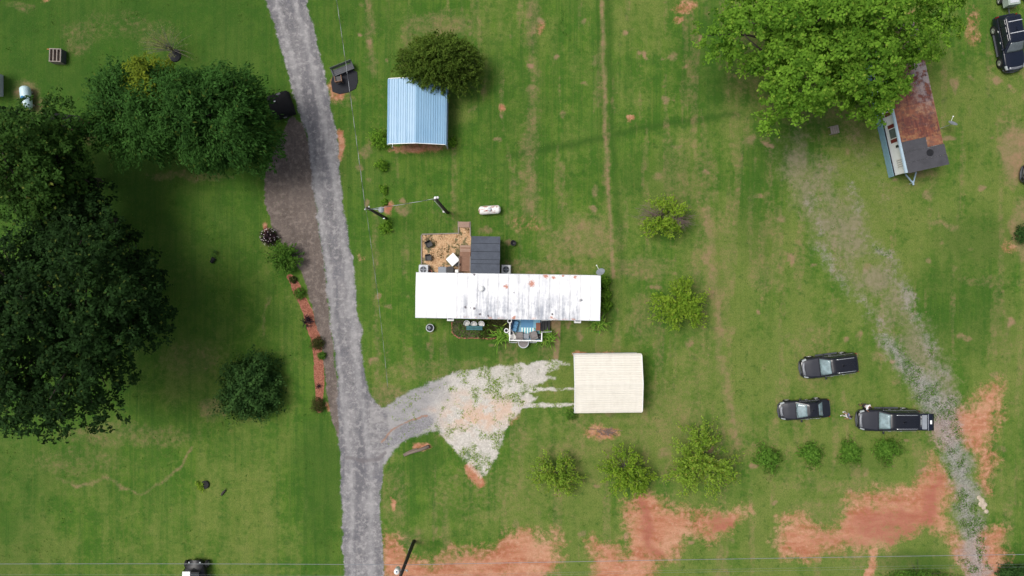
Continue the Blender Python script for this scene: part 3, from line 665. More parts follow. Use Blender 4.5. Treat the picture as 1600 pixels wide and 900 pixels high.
def shoot_tree(name, label, cat, px, py, top, rpx, leafmat, shoots=90, per=60, leaf=.16, seed=1, bark='bark_grey', group=None, bare=None, zc=None, spread=1.0, baresector=None, arch=.25, width=.5, twig=.009, offs=(0, 0), gaps=0.0, side=.5):
    """small vase shaped tree: long arching shoots from a short trunk, leaflets along every shoot"""
    rng = np.random.default_rng(seed)
    zc = top * .5 if zc is None else zc
    cpt = W(px, py, zc); k = GSD * (CAM_H - zc) / CAM_H; rx, ry = rpx[0]*k, rpx[1]*k
    root = thing(name, label, cat, (cpt.x, cpt.y, gz(cpt.x, cpt.y)), 0, group)
    tb = MB(); tb.tube([(0, 0, -.2), (.03, .02, top*.1), (.0, .03, top*.24)], [.13, .1, .07], 8)
    for a in range(3):
        t_ = 2*PI*a/3 + rng.random(); tb.tube([(0, .02, top*.18), (.25*math.cos(t_), .25*math.sin(t_), top*.42)], [.07, .035], 7)
    tb.build('trunk', M[bark], root, True)
    sb = MB(); dead = MB(); Cs = []; Ds = []; Ts = []
    gph = rng.random(4)*6.28
    for s in range(shoots):
        az = rng.random() * 2 * PI
        if gaps and math.cos(3*az+gph[0]) + .7*math.cos(5*az+gph[1]) < -.35 and rng.random() < .75: continue
        r = rng.random() ** .55 * spread * (1 + (gaps*.18*math.cos(2*az+gph[2])+gaps*.12*math.cos(3*az+gph[3]))) * rng.uniform(.85, 1.12)
        hz = top * (1.02 - .62 * min(r, 1) ** 2) * rng.uniform(.75, 1.05)
        a0 = np.array([.06*math.cos(az), .06*math.sin(az), top * rng.uniform(.1, .25)])
        b0 = np.array([rx*r*math.cos(az)+offs[0]*hz/top, ry*r*math.sin(az)+offs[1]*hz/top, hz])
        mid = (a0*.45+b0*.55) + np.array([0, 0, arch*np.linalg.norm(b0-a0)]) + rng.normal(size=3)*.14
        tt = np.linspace(0, 1, 7)
        pts = [(1-t)**2*a0 + 2*t*(1-t)*mid + t*t*b0 for t in tt]
        isb = baresector and any(abs((az - c + PI) % (2*PI) - PI) < w_ for c, w_ in baresector)
        (dead if isb else sb).tube([tuple(p) for p in pts], [twig*2.2*(1-t)+twig*.4 for t in tt], 4, False)
        if isb:
            for q in range(7):
                t = rng.uniform(.45, 1); p = (1-t)**2*a0 + 2*t*(1-t)*mid + t*t*b0
                dv = rng.normal(size=3)*.28 + (b0-a0)/np.linalg.norm(b0-a0)*.3
                dead.tube([tuple(p), tuple(p+dv)], [twig*.7, twig*.3], 4, False)
            continue
        t = rng.uniform(.28, 1.05, per); tc = t[:, None]
        P = (1-tc)**2*a0 + 2*tc*(1-tc)*mid + tc**2*b0
        tang = 2*(1-tc)*(mid-a0)+2*tc*(b0-mid); tang /= np.linalg.norm(tang, axis=1, keepdims=True)
        nt = 9; tk = rng.uniform(.3, 1.0, nt); sd_ = rng.normal(size=(nt, 3)) + np.array([0, 0, .25]); sd_ /= np.linalg.norm(sd_, axis=1, keepdims=True)
        which = rng.integers(0, nt, per); al = rng.random(per) * side * (top / 3.5)
        onside = rng.random(per) < .6
        tq = np.where(onside, tk[which], t)[:, None]
        P = (1-tq)**2*a0 + 2*tq*(1-tq)*mid + tq**2*b0
        bd = (b0-a0)/np.linalg.norm(b0-a0); dirv = sd_[which]*.8 + bd*.6
        P = P + np.where(onside, al, 0)[:, None]*dirv + rng.normal(size=P.shape)*.05
        tang = np.where(onside[:, None], dirv, tang)
        Cs.append(P); Ds.append(tang); Ts.append(rng.random()*.65 + rng.random(per)*.35)
    if sb.v: sb.build('shoots', M[bark], root, True)
    if dead.v: dead.build('bare_branches', M['deadtwig'], root, True, label='leafless dead branches')
    C = np.concatenate(Cs); D = np.concatenate(Ds); Tt = np.concatenate(Ts)
    N = rng.normal(size=C.shape)*.6 + np.array([0, 0, .8]); C[:, 2] = np.maximum(C[:, 2], .06)
    leaves('crown', C, N, leaf*rng.uniform(.6, 1.35, len(C)), width, leafmat, root, rng, Tt, droop=D)
    return root

def shrub(name, label, px, py, h, r, leafmat, n=900, leaf=.12, seed=1, cat='shrub', group=None, aspect=.55, flowers=None, ragged=.12, ry=None):
    rng = np.random.default_rng(seed); p = W(px, py, h*.5)
    root = thing(name, label, cat, (p.x, p.y, gz(p.x, p.y)), 0, group)
    d = rng.normal(size=(n, 3)); d /= np.linalg.norm(d, axis=1, keepdims=True); d[:, 2] = np.abs(d[:, 2])
    az = np.arctan2(d[:, 1], d[:, 0]); ph = rng.random(4)*6.28
    lob = 1 + sum(ragged*.7*np.cos((i+2)*az+ph[i]) for i in range(4)) * .6 + .14*np.sin(5*az+9*d[:, 2]+ph[0]) + .1*np.sin(9*az-7*d[:, 2]+ph[1])
    rr = rng.random(n)**.3 * lob * (1 + rng.normal(size=n)*ragged*.5)
    P = d*np.array([r, ry or r, h*.85])*rr[:, None] + np.array([0, 0, h*.12])
    N = d*.8 + np.array([0, 0, .35]) + rng.normal(size=P.shape)*.45
    tn = .5 + .5*np.sin(P[:, 0]*9/r+ph[1])*np.sin(P[:, 1]*9/r+ph[2])
    leaves('foliage', P, N, leaf*rng.uniform(.6, 1.3, n), aspect, leafmat, root, rng, tn*.5+rng.random(n)*.5, droop=d)
    mb = MB()
    for k in range(6):
        t_ = 2*PI*k/6+rng.random(); mb.tube([(0, 0, -.1), (r*.25*math.cos(t_), r*.25*math.sin(t_), h*.35), (r*.55*math.cos(t_), r*.55*math.sin(t_), h*.65)], [.03, .022, .01], 5)
    mb.build('stems', M['bark'], root)
    if flowers:
        k = 70; dd = rng.normal(size=(k, 3)); dd /= np.linalg.norm(dd, axis=1, keepdims=True); dd[:, 2] = np.abs(dd[:, 2])
        leaves('flowers', dd*np.array([r, r, h*.9])*1.02+np.array([0, 0, h*.12]), dd+np.array([0, 0, .5]), .1, .9, flowers, root, rng, rng.random(k), kind='stuff')
    return root

def blade_plant(name, label, px, py, h, r, leafmat, n=70, seed=1, cat='plant', wid=.09, group=None, ry=None):
    """rosette of long arching blades"""
    rng = np.random.default_rng(seed); p = W(px, py, h*.4)
    root = thing(name, label, cat, (p.x, p.y, gz(p.x, p.y)), 0, group)
    V = []; F = []; tn = []
    for k in range(n):
        az = rng.random()*6.283; L = rng.uniform(.55, 1.1); ca, sa = math.cos(az), math.sin(az)
        ox, oy = rng.normal()*r*.35, rng.normal()*(ry or r)*.35
        pr = [(0, 0), (.3, .65), (.65, 1.0), (1.0, .72)]; ww = [.5, 1, .8, .08]
        b = len(V)
        for (q, z), w_ in zip(pr, ww):
            x, y = ox+ca*q*r*L, oy+sa*q*(ry or r)*L; zz = z*h*L*rng.uniform(.9, 1.1)
            V += [(x-sa*wid*w_/2, y+ca*wid*w_/2, zz), (x+sa*wid*w_/2, y-ca*wid*w_/2, zz)]
        for i in range(3): F.append((b+2*i, b+2*i+1, b+2*i+3, b+2*i+2)); tn.append(rng.random())
    np_mesh('blades', np.array(V), np.array(F), leafmat, root, False, None, {'tint': np.array(tn), 'tint2': rng.random(len(F))})
    return root

L_ = {}
L_['dark'] = mat_leaf('dark_tree_leaf', (.004, .012, .003), (.027, .068, .015), (.09, .12, .02), .03, .2)
L_['deep'] = mat_leaf('deep_green_leaf', (.008, .032, .005), (.06, .155, .028), (.1, .13, .02), .03, .25)
L_['left_lime'] = mat_leaf('mid_green_leaf', (.012, .036, .006), (.06, .135, .022), (.14, .17, .03), .06, .25)
L_['yellow'] = mat_leaf('yellowing_leaf', (.07, .12, .012), (.24, .29, .025), None, 0, .3)
L_['lime'] = mat_leaf('bright_green_leaf', (.02, .075, .006), (.22, .4, .04), (.26, .36, .05), .1, .35)
L_['olive'] = mat_leaf('olive_green_leaf', (.034, .07, .008), (.125, .195, .028), (.12, .13, .02), .05, .25)
L_['fresh'] = mat_leaf('fresh_green_leaf', (.09, .19, .016), (.31, .44, .045), (.26, .29, .04), .1, .35)
L_['fresh2'] = mat_leaf('yellow_green_leaf', (.12, .22, .02), (.29, .42, .055), (.34, .32, .06), .12, .35)
L_['shrub'] = mat_leaf('shrub_leaf', (.025, .085, .01), (.13, .25, .035), None, 0, .25)
L_['shrubdark'] = mat_leaf('dark_shrub_leaf', (.012, .04, .01), (.06, .13, .03), None, 0, .2)
L_['bronze'] = mat_leaf('bronze_shrub_leaf', (.03, .035, .01), (.075, .085, .022), None, 0, .2)
L_['purple'] = mat_leaf('dark_purple_leaf', (.014, .008, .012), (.04, .022, .028), None, 0, .1)
L_['flower'] = mat_leaf('pale_pink_petal', (.55, .45, .48), (.75, .68, .7), None, 0, .2)
L_['weed'] = mat_leaf('lawn_weed_leaf', (.045, .12, .016), (.1, .19, .03), None, 0, .3)
L_['bush'] = mat_leaf('rounded_bush_leaf', (.045, .13, .014), (.17, .32, .045), None, 0, .3)
L_['lily'] = mat_leaf('lily_blade', (.08, .2, .02), (.24, .42, .06), (.36, .42, .09), .1, .35)
L_['pale'] = mat_leaf('pale_twiggy_leaf', (.15, .17, .05), (.26, .28, .1), None, 0, .3)

# ---- big trees at the left edge
tree('broadleaf_tree', 'huge dark green tree filling the middle of the left edge', 'tree', 78, 508, 17, (170, 166), L_['dark'], .29, 430, 150, 1.25, 21, .62, trunk_r=.5, hole=.25)
tree('broadleaf_tree', 'low dark tree half hidden at the right flank of the huge dark tree', 'tree', 205, 455, 6, (52, 84), L_['dark'], .3, 130, 110, 1.0, 22, .6, trunk_r=.25)
tree('broadleaf_tree', 'mid green tree above the huge dark tree at the left edge', 'tree', 62, 262, 14, (78, 98), L_['left_lime'], .28, 170, 140, 1.1, 23, .6, trunk_r=.35, hole=.3)
tree('broadleaf_tree', 'dark tree between the pale tank and the mid green tree', 'tree', 30, 222, 11, (72, 42), L_['dark'], .26, 130, 140, .95, 24, .6, trunk_r=.3)
tree('broadleaf_tree', 'shaded tree between the mid green tree and the huge dark one', 'tree', 118, 335, 10, (56, 70), L_['dark'], .32, 90, 110, 1.1, 25, .6, trunk_r=.3)
tree('evergreen_tree', 'evergreen with a yellowing top above the dark lawn, left half of the pair', 'tree', 224, 184, 9, (70, 70), L_['deep'], .34, 210, 120, .95, 31, .75, aspect=.34, spiky=.5, sprig=.55, trunk_r=.3)
tree('evergreen_tree', 'broad dark evergreen beside the black covered box, right half of the pair', 'tree', 340, 185, 9.5, (84, 76), L_['deep'], .36, 260, 120, 1.0, 32, .75, aspect=.34, spiky=.5, sprig=.55, trunk_r=.32)
yt = tree('evergreen_tree', 'small yellow green tree poking out of the evergreen pair', 'tree', 246, 138, 10.6, (22, 36), L_['yellow'], .34, 40, 90, .7, 33, .55, aspect=.35, spiky=.4, trunk_r=.12)
# ---- bright tree over the old trailer
tree('shade_tree', 'large bright green tree overhanging the rusty trailer', 'tree', 1300, 58, 13.5, (172, 128), L_['lime'], .27, 520, 160, .95, 41, .62, trunk_r=.5, hole=.25, upw=.8)
# ---- olive tree by the blue carport
shoot_tree('willowy_tree', 'dense olive green dome shaped tree overhanging the blue carport', 'tree', 686, 97, 5.6, (72, 50), L_['olive'], 900, 90, .21, 51, 'bark', arch=.4, width=.32, spread=1.0, zc=3.2, side=.22)
# ---- small open trees in the field
shoot_tree('small_tree', 'half dead small tree with bare twigs on both sides', 'tree', 1042, 340, 3.6, (48, 34), L_['fresh'], 150, 50, .2, 61, 'bark_grey', baresector=[(2.75, .55), (-.35, .5)], twig=.015)
shoot_tree('small_tree', 'green feathery tree right of the white roofed home', 'tree', 1064, 476, 3.8, (45, 44), L_['fresh'], 200, 64, .19, 62, gaps=.5)
SG = None
shoot_tree('small_tree', 'olive twiggy tree, leftmost of three in a row below the cream carport', 'tree', 870, 738, 3.0, (42, 38), L_['fresh2'], 150, 52, .18, 63, gaps=.6, offs=(0, -.2))
shoot_tree('small_tree', 'leafy green tree in the middle of three below the cream carport', 'tree', 979, 736, 3.4, (42, 46), L_['fresh'], 165, 58, .19, 64, gaps=.6, offs=(0, -.3))
shoot_tree('small_tree', 'widest yellow green tree of the three below the cream carport', 'tree', 1095, 722, 4.2, (62, 56), L_['fresh2'], 240, 62, .2, 65, gaps=.6, offs=(.1, -.4))
for k, (px, py, lb, s_) in enumerate([(1202, 718, 'rounded bush nearest the wide yellow green tree, first of a row of four', 1.05), (1270, 711, 'rounded bush below the dark sedan, second of a row of four', .86),
                                      (1331, 708, 'rounded bush below the nose of the lowest SUV, third of a row of four', .86), (1389, 704, 'rounded bush below the middle of the lowest SUV, last of a row of four', .98)]):
    shrub('rounded_bush', lb, px, py, 1.4 + .15*(k % 2), 1.2 * s_, L_['bush'], 1500, .3, 70 + k*3, 'bush', 'row of four rounded bushes', .26, ragged=.34)
shrub('round_shrub', 'large round dark green shrub alone on the left lawn', 388, 607, 3.4, 3.05, L_['shrubdark'], 11000, .27, 75, ragged=.14)
shrub('edge_bush', 'dark bush cut by the right edge of the picture', 1606, 365, 1.8, .9, L_['shrubdark'], 1500, .16, 76)
shrub('edge_bush', 'dark green bush cut by the lower right corner', 1592, 900, 2.0, 1.7, L_['shrubdark'], 2600, .18, 77, ry=.9)
shrub('edge_bush', 'low green growth at the bottom edge near the gravel track', 1440, 903, 1.2, 3.4, L_['shrub'], 2200, .15, 78, ry=.7)

# ---- shrubs along the mulch strip and by the blue carport
shrub('flowering_shrub', 'dark shrub dotted with pale flowers at the top of the mulch strip', 419, 370, 1.2, .85, L_['purple'], 1500, .13, 81, flowers=L_['flower'])
shoot_tree('feathery_shrub', 'feathery green shrub below the flowering shrub beside the dirt', 'shrub', 443, 402, 2.0, (30, 26), L_['shrub'], 110, 40, .17, 82, 'bark')
for (px, py, h, r, m, lb, sd_) in [
    (457, 437, .6, .36, 'bronze', 'tiny dark shrub directly below the feathery shrub', 83),
    (467, 459, .8, .58, 'shrub', 'small green shrub in the upper mulch strip', 84),
    (495, 537, .9, .68, 'bronze', 'bronze green shrub with a bright centre in the mulch strip', 85),
    (502, 556, .7, .4, 'shrub', 'neat round small shrub touching the bronze green one', 86),
    (496, 634, 1.0, .72, 'bronze', 'dark rounded shrub at the lower end of the mulch strip', 88)]:
    shrub('garden_shrub', lb, px, py, h, r, L_[m], int(900*r/.5), .11, sd_)
blade_plant('spiky_plant', 'dark spiky plant halfway down the mulch strip', 478, 501, .6, .62, L_['purple'], 40, 89, wid=.07)
blade_plant('spiky_plant', 'tiny black leaved plant near the bottom of the mulch strip', 498, 603, .35, .25, L_['purple'], 24, 90, wid=.05)
for (px, py, r, h, lb, sd_) in [(592, 217, .95, 1.5, 'leafy bush at the left wall of the blue carport', 91), (596, 258, .55, .9, 'small bush just below the carport corner', 92),
                                (599, 296, .4, .5, 'little sprig between carport and leaning pole', 93), (603, 355, .6, .6, 'bright low weeds below the pole with the lamp arm', 94), (707, 222, .42, .6, 'small green tuft at the right foot of the blue carport', 95), (601, 316, .3, .3, 'tiny weed beside the lamp on the pole', 96)]:
    shrub('young_bush', lb, px, py, h, r, L_['lime'], int(700*r/.5), .16, sd_, 'bush', None, .5, ragged=.3)
for (px, py, h, r, lb, sd_, n) in [(785, 525, 1.0, .95, 'arching bright green lily clump left of the porch', 101, 80), (855, 525, 1.0, 1.0, 'arching bright green lily clump right of the porch steps', 102, 90), (934, 504, .9, .9, 'lily clump at the lower right corner of the home', 103, 70)]:
    blade_plant('lily_plant', lb, px, py, h, r, L_['lily'], n, sd_)
for k, (px, py) in enumerate([(944, 441), (946, 460), (946, 478)]):
    shrub('foundation_shrub', ['leafy shrub at the upper right end wall of the home', 'leafy shrub at the middle of the right end wall', 'leafy shrub at the lower right end wall of the home'][k], px, py, 1.2, .6, L_['lime'], 1100, .19, 105 + k)
# ---- ground cover in the front bed
def scatter(name, mask, n, mat, leaf, h, seed, kindlabel, per=1, aspect=.5):
    rng = np.random.default_rng(seed); pr = mask.reshape(-1); pr = pr / pr.sum()
    ii = rng.choice(len(pr), n, p=pr); base = verts[ii] + np.c_[rng.uniform(-.1, .1, (n, 2)), np.zeros(n)]
    base = np.repeat(base, per, 0) + np.c_[rng.normal(size=(n*per, 2))*leaf*.8, rng.random(n*per)*h]
    N = rng.normal(size=base.shape)*.6 + np.array([0, 0, .7])
    o = leaves(name, base, N, leaf*rng.uniform(.5, 1.3, len(base)), aspect, mat, None, rng, rng.random(len(base)))
    return props(o, kindlabel, 'ground cover' if 'cover' in name else 'weeds', None, 'stuff')
bedm = np.where(beds > .6, .25 + fnoise(14, 400, 3)**3, 0)
scatter('ground_cover', bedm * (PX > 750), 2600, L_['bronze'], .14, .3, 111, 'dark ground cover filling the bed under the front wall')
scatter('ground_cover', bedm * (PX < 765), 1100, L_['shrub'], .14, .35, 112, 'green ground cover round the white chairs')
wm = np.where((drive > .45) & (road < .4), (fnoise(12, 410, 3) > .56) * 1.0, 0) * smooth(drive, .4, .7) * np.where(clay > .4, .15, 1) * np.where(drive_grey > .5, .12, 1)
scatter('gravel_weeds', wm + .0, 1500, L_['fresh'], .11, .08, 113, 'green weeds sprouting through the pale driveway gravel', 4)
lm = np.clip((fnoise(30, 440, 4) - .5) * 4, 0, 1) * np.clip(1 - mx(road, dirt, drive, clay, track, patio, mulch, beds, tan * .8) * 1.6, 0, 1) + 1e-9
scatter('lawn_weeds', lm, 6000, L_['weed'], .12, .03, 116, 'coarse weeds and clover clumps in the mown lawn', 4, .7)
scatter('lawn_weeds', np.roll(lm, 37, 0), 4000, L_['weed'], .09, .03, 117, 'pale seed grass tufts in the mown lawn', 3, .3)
tm = np.where(track > .45, (fnoise(14, 420, 3) > .55) * 1.0, 0)
scatter('track_weeds', tm + 1e-9, 2200, L_['shrub'], .12, .08, 114, 'weeds sprouting through the gravel track at right', 4)
pm = np.where((patio > .6), (fnoise(10, 430, 3) > .58) * 1.0, 0) * (PY < 405)
scatter('patio_weeds', pm + 1e-9, 260, L_['bronze'], .1, .06, 115, 'weeds on the upper side of the wood chip patio', 4)

# ------------------------------------------------------------------ white roofed mobile home
HR = R(-.95)
hc = W(793.8, 463.4, 3.35)
home = thing('mobile_home', 'long mobile home with stained white metal roof', 'mobile home', (hc.x, hc.y, -.02), HR)
HL, HW, EZ = 16.45, 4.02, 3.2
def home_local(px, py, z):
    p = W(px, py, z) - Vector((hc.x, hc.y, 0)); c, s = math.cos(-HR), math.sin(-HR)
    return (p.x*c - p.y*s, p.x*s + p.y*c)
spots = [(*home_local(px, py, 3.3), r, dk) for (px, py, r, dk) in [(831, 443, .3, 0), (853, 431, .22, 0), (865, 434, .18, 0), (899, 433, .16, 0), (791, 448, .2, 0), (803, 497, .2, 0), (727, 480, .13, 1), (741, 482, .12, 1), (750, 491, .11, 1), (763, 494, .1, 1), (735, 481, .06, 1), (863, 491, .09, 1), (803, 457, .07, 1), (908, 469, .13, 1), (741, 429, .13, 1), (880, 431, .12, 0), (862, 496, .12, 0)]]
M['roof_white'] = mat_whiteroof(spots)
wall = MB(); wall.box((0, 0, 1.95), (HL-.3, HW-.3, 2.46)); wall.build('wall', M['wall_white'], home)
sk = MB(); sk.box((0, 0, .35), (HL-.36, HW-.36, .74)); sk.build('skirting', M['lgrey'], home)
npan = 18; pw = HL / npan
for k in range(npan):
    x0 = -HL/2 + k*pw + .006; x1 = x0 + pw - .012
    mb = MB(); rows = []
    dz = rnd.uniform(-.006, .006)
    prof = [(-HW/2, EZ-.09), (-HW/2+.01, EZ)] + [(-HW/2 + HW*t, EZ + .3*(1-(2*t-1)**2)) for t in (.08, .2, .35, .5, .65, .8, .92)] + [(HW/2-.01, EZ), (HW/2, EZ-.09)]
    for xx, up in ((x0, .028), (x0+.05, .028), (x0+.06, 0), (x1, 0)):
        rows.append([(xx, y, z+up+dz) for y, z in prof])
    mb.grid([list(c) for c in rows]); mb.f = [f[::-1] for f in mb.f]
    mb.build('roof_panel', M['roof_white'], home)
mb = MB()
for y in (-HW/2-.012, HW/2+.012): mb.box((0, y, EZ-.08), (HL+.04, .03, .14))
for x in (-HL/2-.012, HL/2+.012): mb.box((x, 0, EZ-.06), (.03, HW+.05, .16))
mb.build('roof_trim', M['lgrey'], home)
x, y = home_local(752, 451, 3.6)
mb = MB(); mb.lathe([(.1, 0), (.1, .22), (.24, .24), (.24, .3), (.1, .36), (0.0, .37)], (x, y, EZ+.24), 16); mb.build('roof_vent', M['white'], home, True)
x, y = home_local(908, 469, 3.6)
mb = MB(); mb.lathe([(.06, 0), (.06, .3)], (x, y, EZ+.2), 12); mb.build('vent_pipe', M['grey'], home)
x, y = home_local(863, 491, 3.4)
mb = MB(); mb.lathe([(.05, 0), (.05, .2)], (x, y, EZ+.06), 12); mb.build('vent_pipe', M['black_metal'], home)
def home_window(x, side, w=1.0):
    yy = side * (HW/2 - .15)
    f = MB(); f.box((x, yy + side*.015, 2.15), (w, .05, 1.0)); fo = f.build('window', M['white'], home)
    for dx in (-w/4, w/4):
        p = MB(); p.box((x + dx, yy + side*.045, 2.15), (w/2-.08, .02, .86)); p.build('pane', M['win'], fo)
for x in (-6.6, -4.3, -1.5, 2.9, 5.2, 7.0): home_window(x, -1)
for x in (-7.2, -1.6, 2.4, 4.6, 6.6): home_window(x, 1)
for (x, side) in ((1.1, -1), (-2.6, 1)):
    d = MB(); d.box((x, side*(HW/2-.12), 1.75), (.9, .05, 1.98)); do = d.build('door', M['lgrey'], home)
    k = MB(); k.lathe([(.03, 0), (.03, .05)], (x+.35, side*(HW/2-.06), 1.7), 8, 'Y'); k.build('handle', M['black_metal'], do)
# window air conditioners of the home
for (px, py, lb) in [(704, 499, 'small white window air conditioner near the white chairs'), (902.5, 502, 'white window air conditioner right of the porch')]:
    x, y = home_local(px, py, 1.9)
    p = W(px, py, 1.9)
    o = thing('window_air_conditioner', lb, 'air conditioner', (p.x, hc.y - HW/2 + .15 + .0 + (p.x-hc.x)*math.tan(HR), 1.65), HR)
    b = MB(); b.box((0, -.22, .2), (.62, .48, .4)); b.build('case', M['white_plastic'], o, bevel=.02)
    for k in range(6):
        g = MB(); g.box((0, -.465, .06+k*.056), (.52, .012, .02)); g.build('louvre', M['grey'], o)
    g = MB(); g.box((0, -.2, .412), (.4, .22, .016)); g.build('top_grille', M['dark_grey'], o)

# outdoor condenser unit and boxes behind the home
def condenser(px, py, lb, mat, w=.8, fan=True):
    p = G(px, py); o = thing('outdoor_air_conditioner' if fan else 'storage_box', lb, 'air conditioner' if fan else 'box', p, HR)
    b = MB(); b.box((0, 0, .42), (w, w, .78)); b.build('case', mat, o, bevel=.04)
    s = MB(); s.box((0, 0, .02), (w+.12, w+.12, .06)); s.build('pad', M['concrete'], o)
    if fan:
        f = MB(); f.lathe([(w*.4, .815), (w*.4, .84), (w*.36, .84), (w*.36, .818)], (0, 0, 0), 24); f.build('fan_ring', M['lgrey'], o)
        d = MB(); d.lathe([(w*.35, .812), (w*.35, .82)], (0, 0, 0), 24); d.build('fan_opening', M['dark_grey'], o)
        for k in range(4):
            q = MB(); q.box((w*.17*math.cos(k*PI/2), w*.17*math.sin(k*PI/2), .828), (w*.3, .09, .012), k*PI/2, .3); q.build('fan_blade', M['grey'], o)
    else:
        d = MB(); d.box((0, 0, .84), (w+.04, w+.04, .05)); d.build('lid', mat, o, bevel=.02)
    return o
condenser(790.8, 421.5, 'white outdoor air conditioner beside the grey porch roof', M['white'], .82)
condenser(663, 421.5, 'pale grey outdoor air conditioner at the left corner of the patio', M['lgrey'], .86)
def bin_(px, py, lb, mat, w, d, h, nm='storage_bin'):
    o = thing(nm, lb, 'bin', G(px, py), HR)
    b = MB()
    b.add([(-w/2*.86, -d/2*.86, 0), (w/2*.86, -d/2*.86, 0), (w/2*.86, d/2*.86, 0), (-w/2*.86, d/2*.86, 0), (-w/2, -d/2, h), (w/2, -d/2, h), (w/2, d/2, h), (-w/2, d/2, h)], [(0,3,2,1),(4,5,6,7),(0,1,5,4),(1,2,6,5),(2,3,7,6),(3,0,4,7)])
    b.build('body', mat, o, bevel=.02)
    l = MB(); l.box((0, 0, h+.03), (w+.06, d+.06, .07)); l.build('lid', mat, o, bevel=.02)
    hd = MB(); hd.box((0, d/2+.05, h), (w*.6, .05, .05)); hd.build('handle', M['dark_grey'], o)
    return o
bin_(692.5, 423, 'slate grey lidded bin on the patio against the home', M['grey'], .68, .6, 1.0)
bin_(704.5, 423, 'black lidded bin right of the slate grey bin', M['black'], .62, .6, .95)
o = thing('utility_box', 'small white box on the home wall right of the black bin', 'box', G(714.5, 424), HR)
MB().box((0, 0, .45), (.3, .3, .9)).build('case', M['white'], o, bevel=.02); MB().box((0, .16, .55), (.2, .03, .3)).build('panel', M['dark_grey'], o)
o = thing('flower_pot', 'small reddish pot beside the pale grey air conditioner', 'flower pot', G(673, 424.5))
MB().lathe([(.12, 0), (.18, .3), (.2, .3), (.2, .36)], n=14).build('pot', M['rustbox'], o); MB().lathe([(.16, .34), (0, .38)], n=14).build('soil', M['mat_black'], o)
# back porch with grey roll roofing
pc = W(758.3, 398.5, 2.75)
bp = thing('back_porch', 'porch roof of grey roll roofing behind the home', 'porch', (pc.x, pc.y, -.03), HR)
PWD, PLN = 2.62, 3.42
ys = [PLN/2, PLN/2-.66, PLN/2-1.4, PLN/2-2.12, PLN/2-2.5, -PLN/2]
for k in range(5):
    y0, y1 = ys[k+1], ys[k]; z0 = 2.86 - .3*((y0+PLN/2)/PLN); z1 = 2.86 - .3*((y1+PLN/2)/PLN)
    m = MB(); cy = (y0+y1)/2; ln = math.hypot(y1-y0, z1-z0)-.03
    m.box((rnd.uniform(-.01, .01), cy, (z0+z1)/2 + .014*(k % 2)), (PWD, ln, .014), 0, math.atan2(z1-z0, y1-y0)-.006); m.build('roofing_strip', M['shingle'], bp)
m = MB(); m.box((0, 0, 2.66), (PWD-.1, PLN-.1, .07), 0, -math.atan2(.3, PLN)); m.build('roof_deck', M['tarp'], bp)
for sx in (-1, 1):
    for yy in (PLN/2-.2, 0, -PLN/2+.2):
        MB().box((sx*(PWD/2-.12), yy, 1.28), (.1, .1, 2.56)).build('post', M['wood_brown'], bp)
MB().box((0, PLN/2-.12, 2.49), (PWD-.14, .08, .14)).build('beam', M['wood_brown'], bp)
MB().box((0, 0, .55), (PWD-.12, PLN-.12, .1)).build('floor', M['wood_brown'], bp)
# wooden steps beside the porch
st = thing('wooden_steps', 'railed wooden steps left of the grey porch roof', 'steps', (*G(727, 405).xy, -.02), HR)
for k in range(7):
    z = .1 + .06 * k; MB().box((0, 1.22 - k*.155, z), (1.0, .145, .045)).build('plank', M['wood_pink' if k < 4 else 'wood_brown'], st)
for k in range(8):
    MB().box((0, .12 - k*.17, .56), (.98, .16, .045)).build('plank', M['wood_brown'], st)
for sx in (-.52, .52):
    MB().bar((sx, -1.25, .95), (sx, .2, .95), .07).build('rail', M['wood_grey'], st)
    for yy in (-1.2, -.5, .2): MB().box((sx, yy, .46), (.07, .07, .96)).build('post', M['wood_grey'], st)
MB().box((0, 0, .18), (.9, 2.2, .1)).build('frame', M['wood_brown'], st)
pt = thing('wooden_step', 'low plank platform at the top end of the patio path', 'step', (*G(725, 351).xy, -.03), HR)
for k in range(4): MB().box((0, -.2+k*.135, .12), (1.05, .125, .05)).build('plank', M['wood_pink'], pt)
for sx in (-.42, .42): MB().box((sx, 0, .05), (.08, .5, .1)).build('bearer', M['wood_brown'], pt)
ed = thing('patio_edging', 'weathered timber edging round the wood chip patio', 'edging', (0, 0, 0))
for a, b in [((659, 366), (717, 364.5)), ((658.5, 367), (658.5, 427)), ((716, 346), (716.5, 364)), ((734.5, 346), (735, 369))]:
    p, q = G(*a, .03), G(*b, .03); MB().bar(p, q, .1, .12).build('timber', M['wood_grey'], ed)
# patio furniture
def chair(px, py, rot, lb, mat, s=1.0, nm='patio_chair', rounded=False, z=None, group=None, seatmat=None):
    p = G(px, py) if z is None else W(px, py, z)
    o = thing(nm, lb, 'chair', p, rot, group); o.scale = (s, s, s)
    if rounded:
        MB().lathe([(.0, .4), (.25, .4), (.27, .42), (.27, .45), (0, .44)], n=18).build('seat', seatmat or mat, o, True)
        b = MB(); rows = []
        for zz, rr in ((.46, .27), (.62, .3), (.82, .33)):
            rows.append([(rr*math.cos(a), rr*math.sin(a), zz - .18*abs(a-PI/2)/1.9*(zz > .6)) for a in np.linspace(PI/2-1.9, PI/2+1.9, 16)])
        b.grid(rows); b.build('backrest', mat, o, True, solid=.03)
    else:
        MB().box((0, 0, .42), (.52, .52, .06)).build('seat', seatmat or mat, o, bevel=.02)
        MB().box((0, .26, .68), (.5, .05, .5), 0, -.15).build('backrest', mat, o, bevel=.02)
        for sx in (-.27, .27): MB().box((sx, .0, .62), (.05, .5, .04)).build('armrest', mat, o)
    for sx in (-.22, .22):
        for sy in (-.2, .2): MB().bar((sx, sy, .42), (sx*1.15, sy*1.15, 0), .035).build('leg', mat, o)
    return o
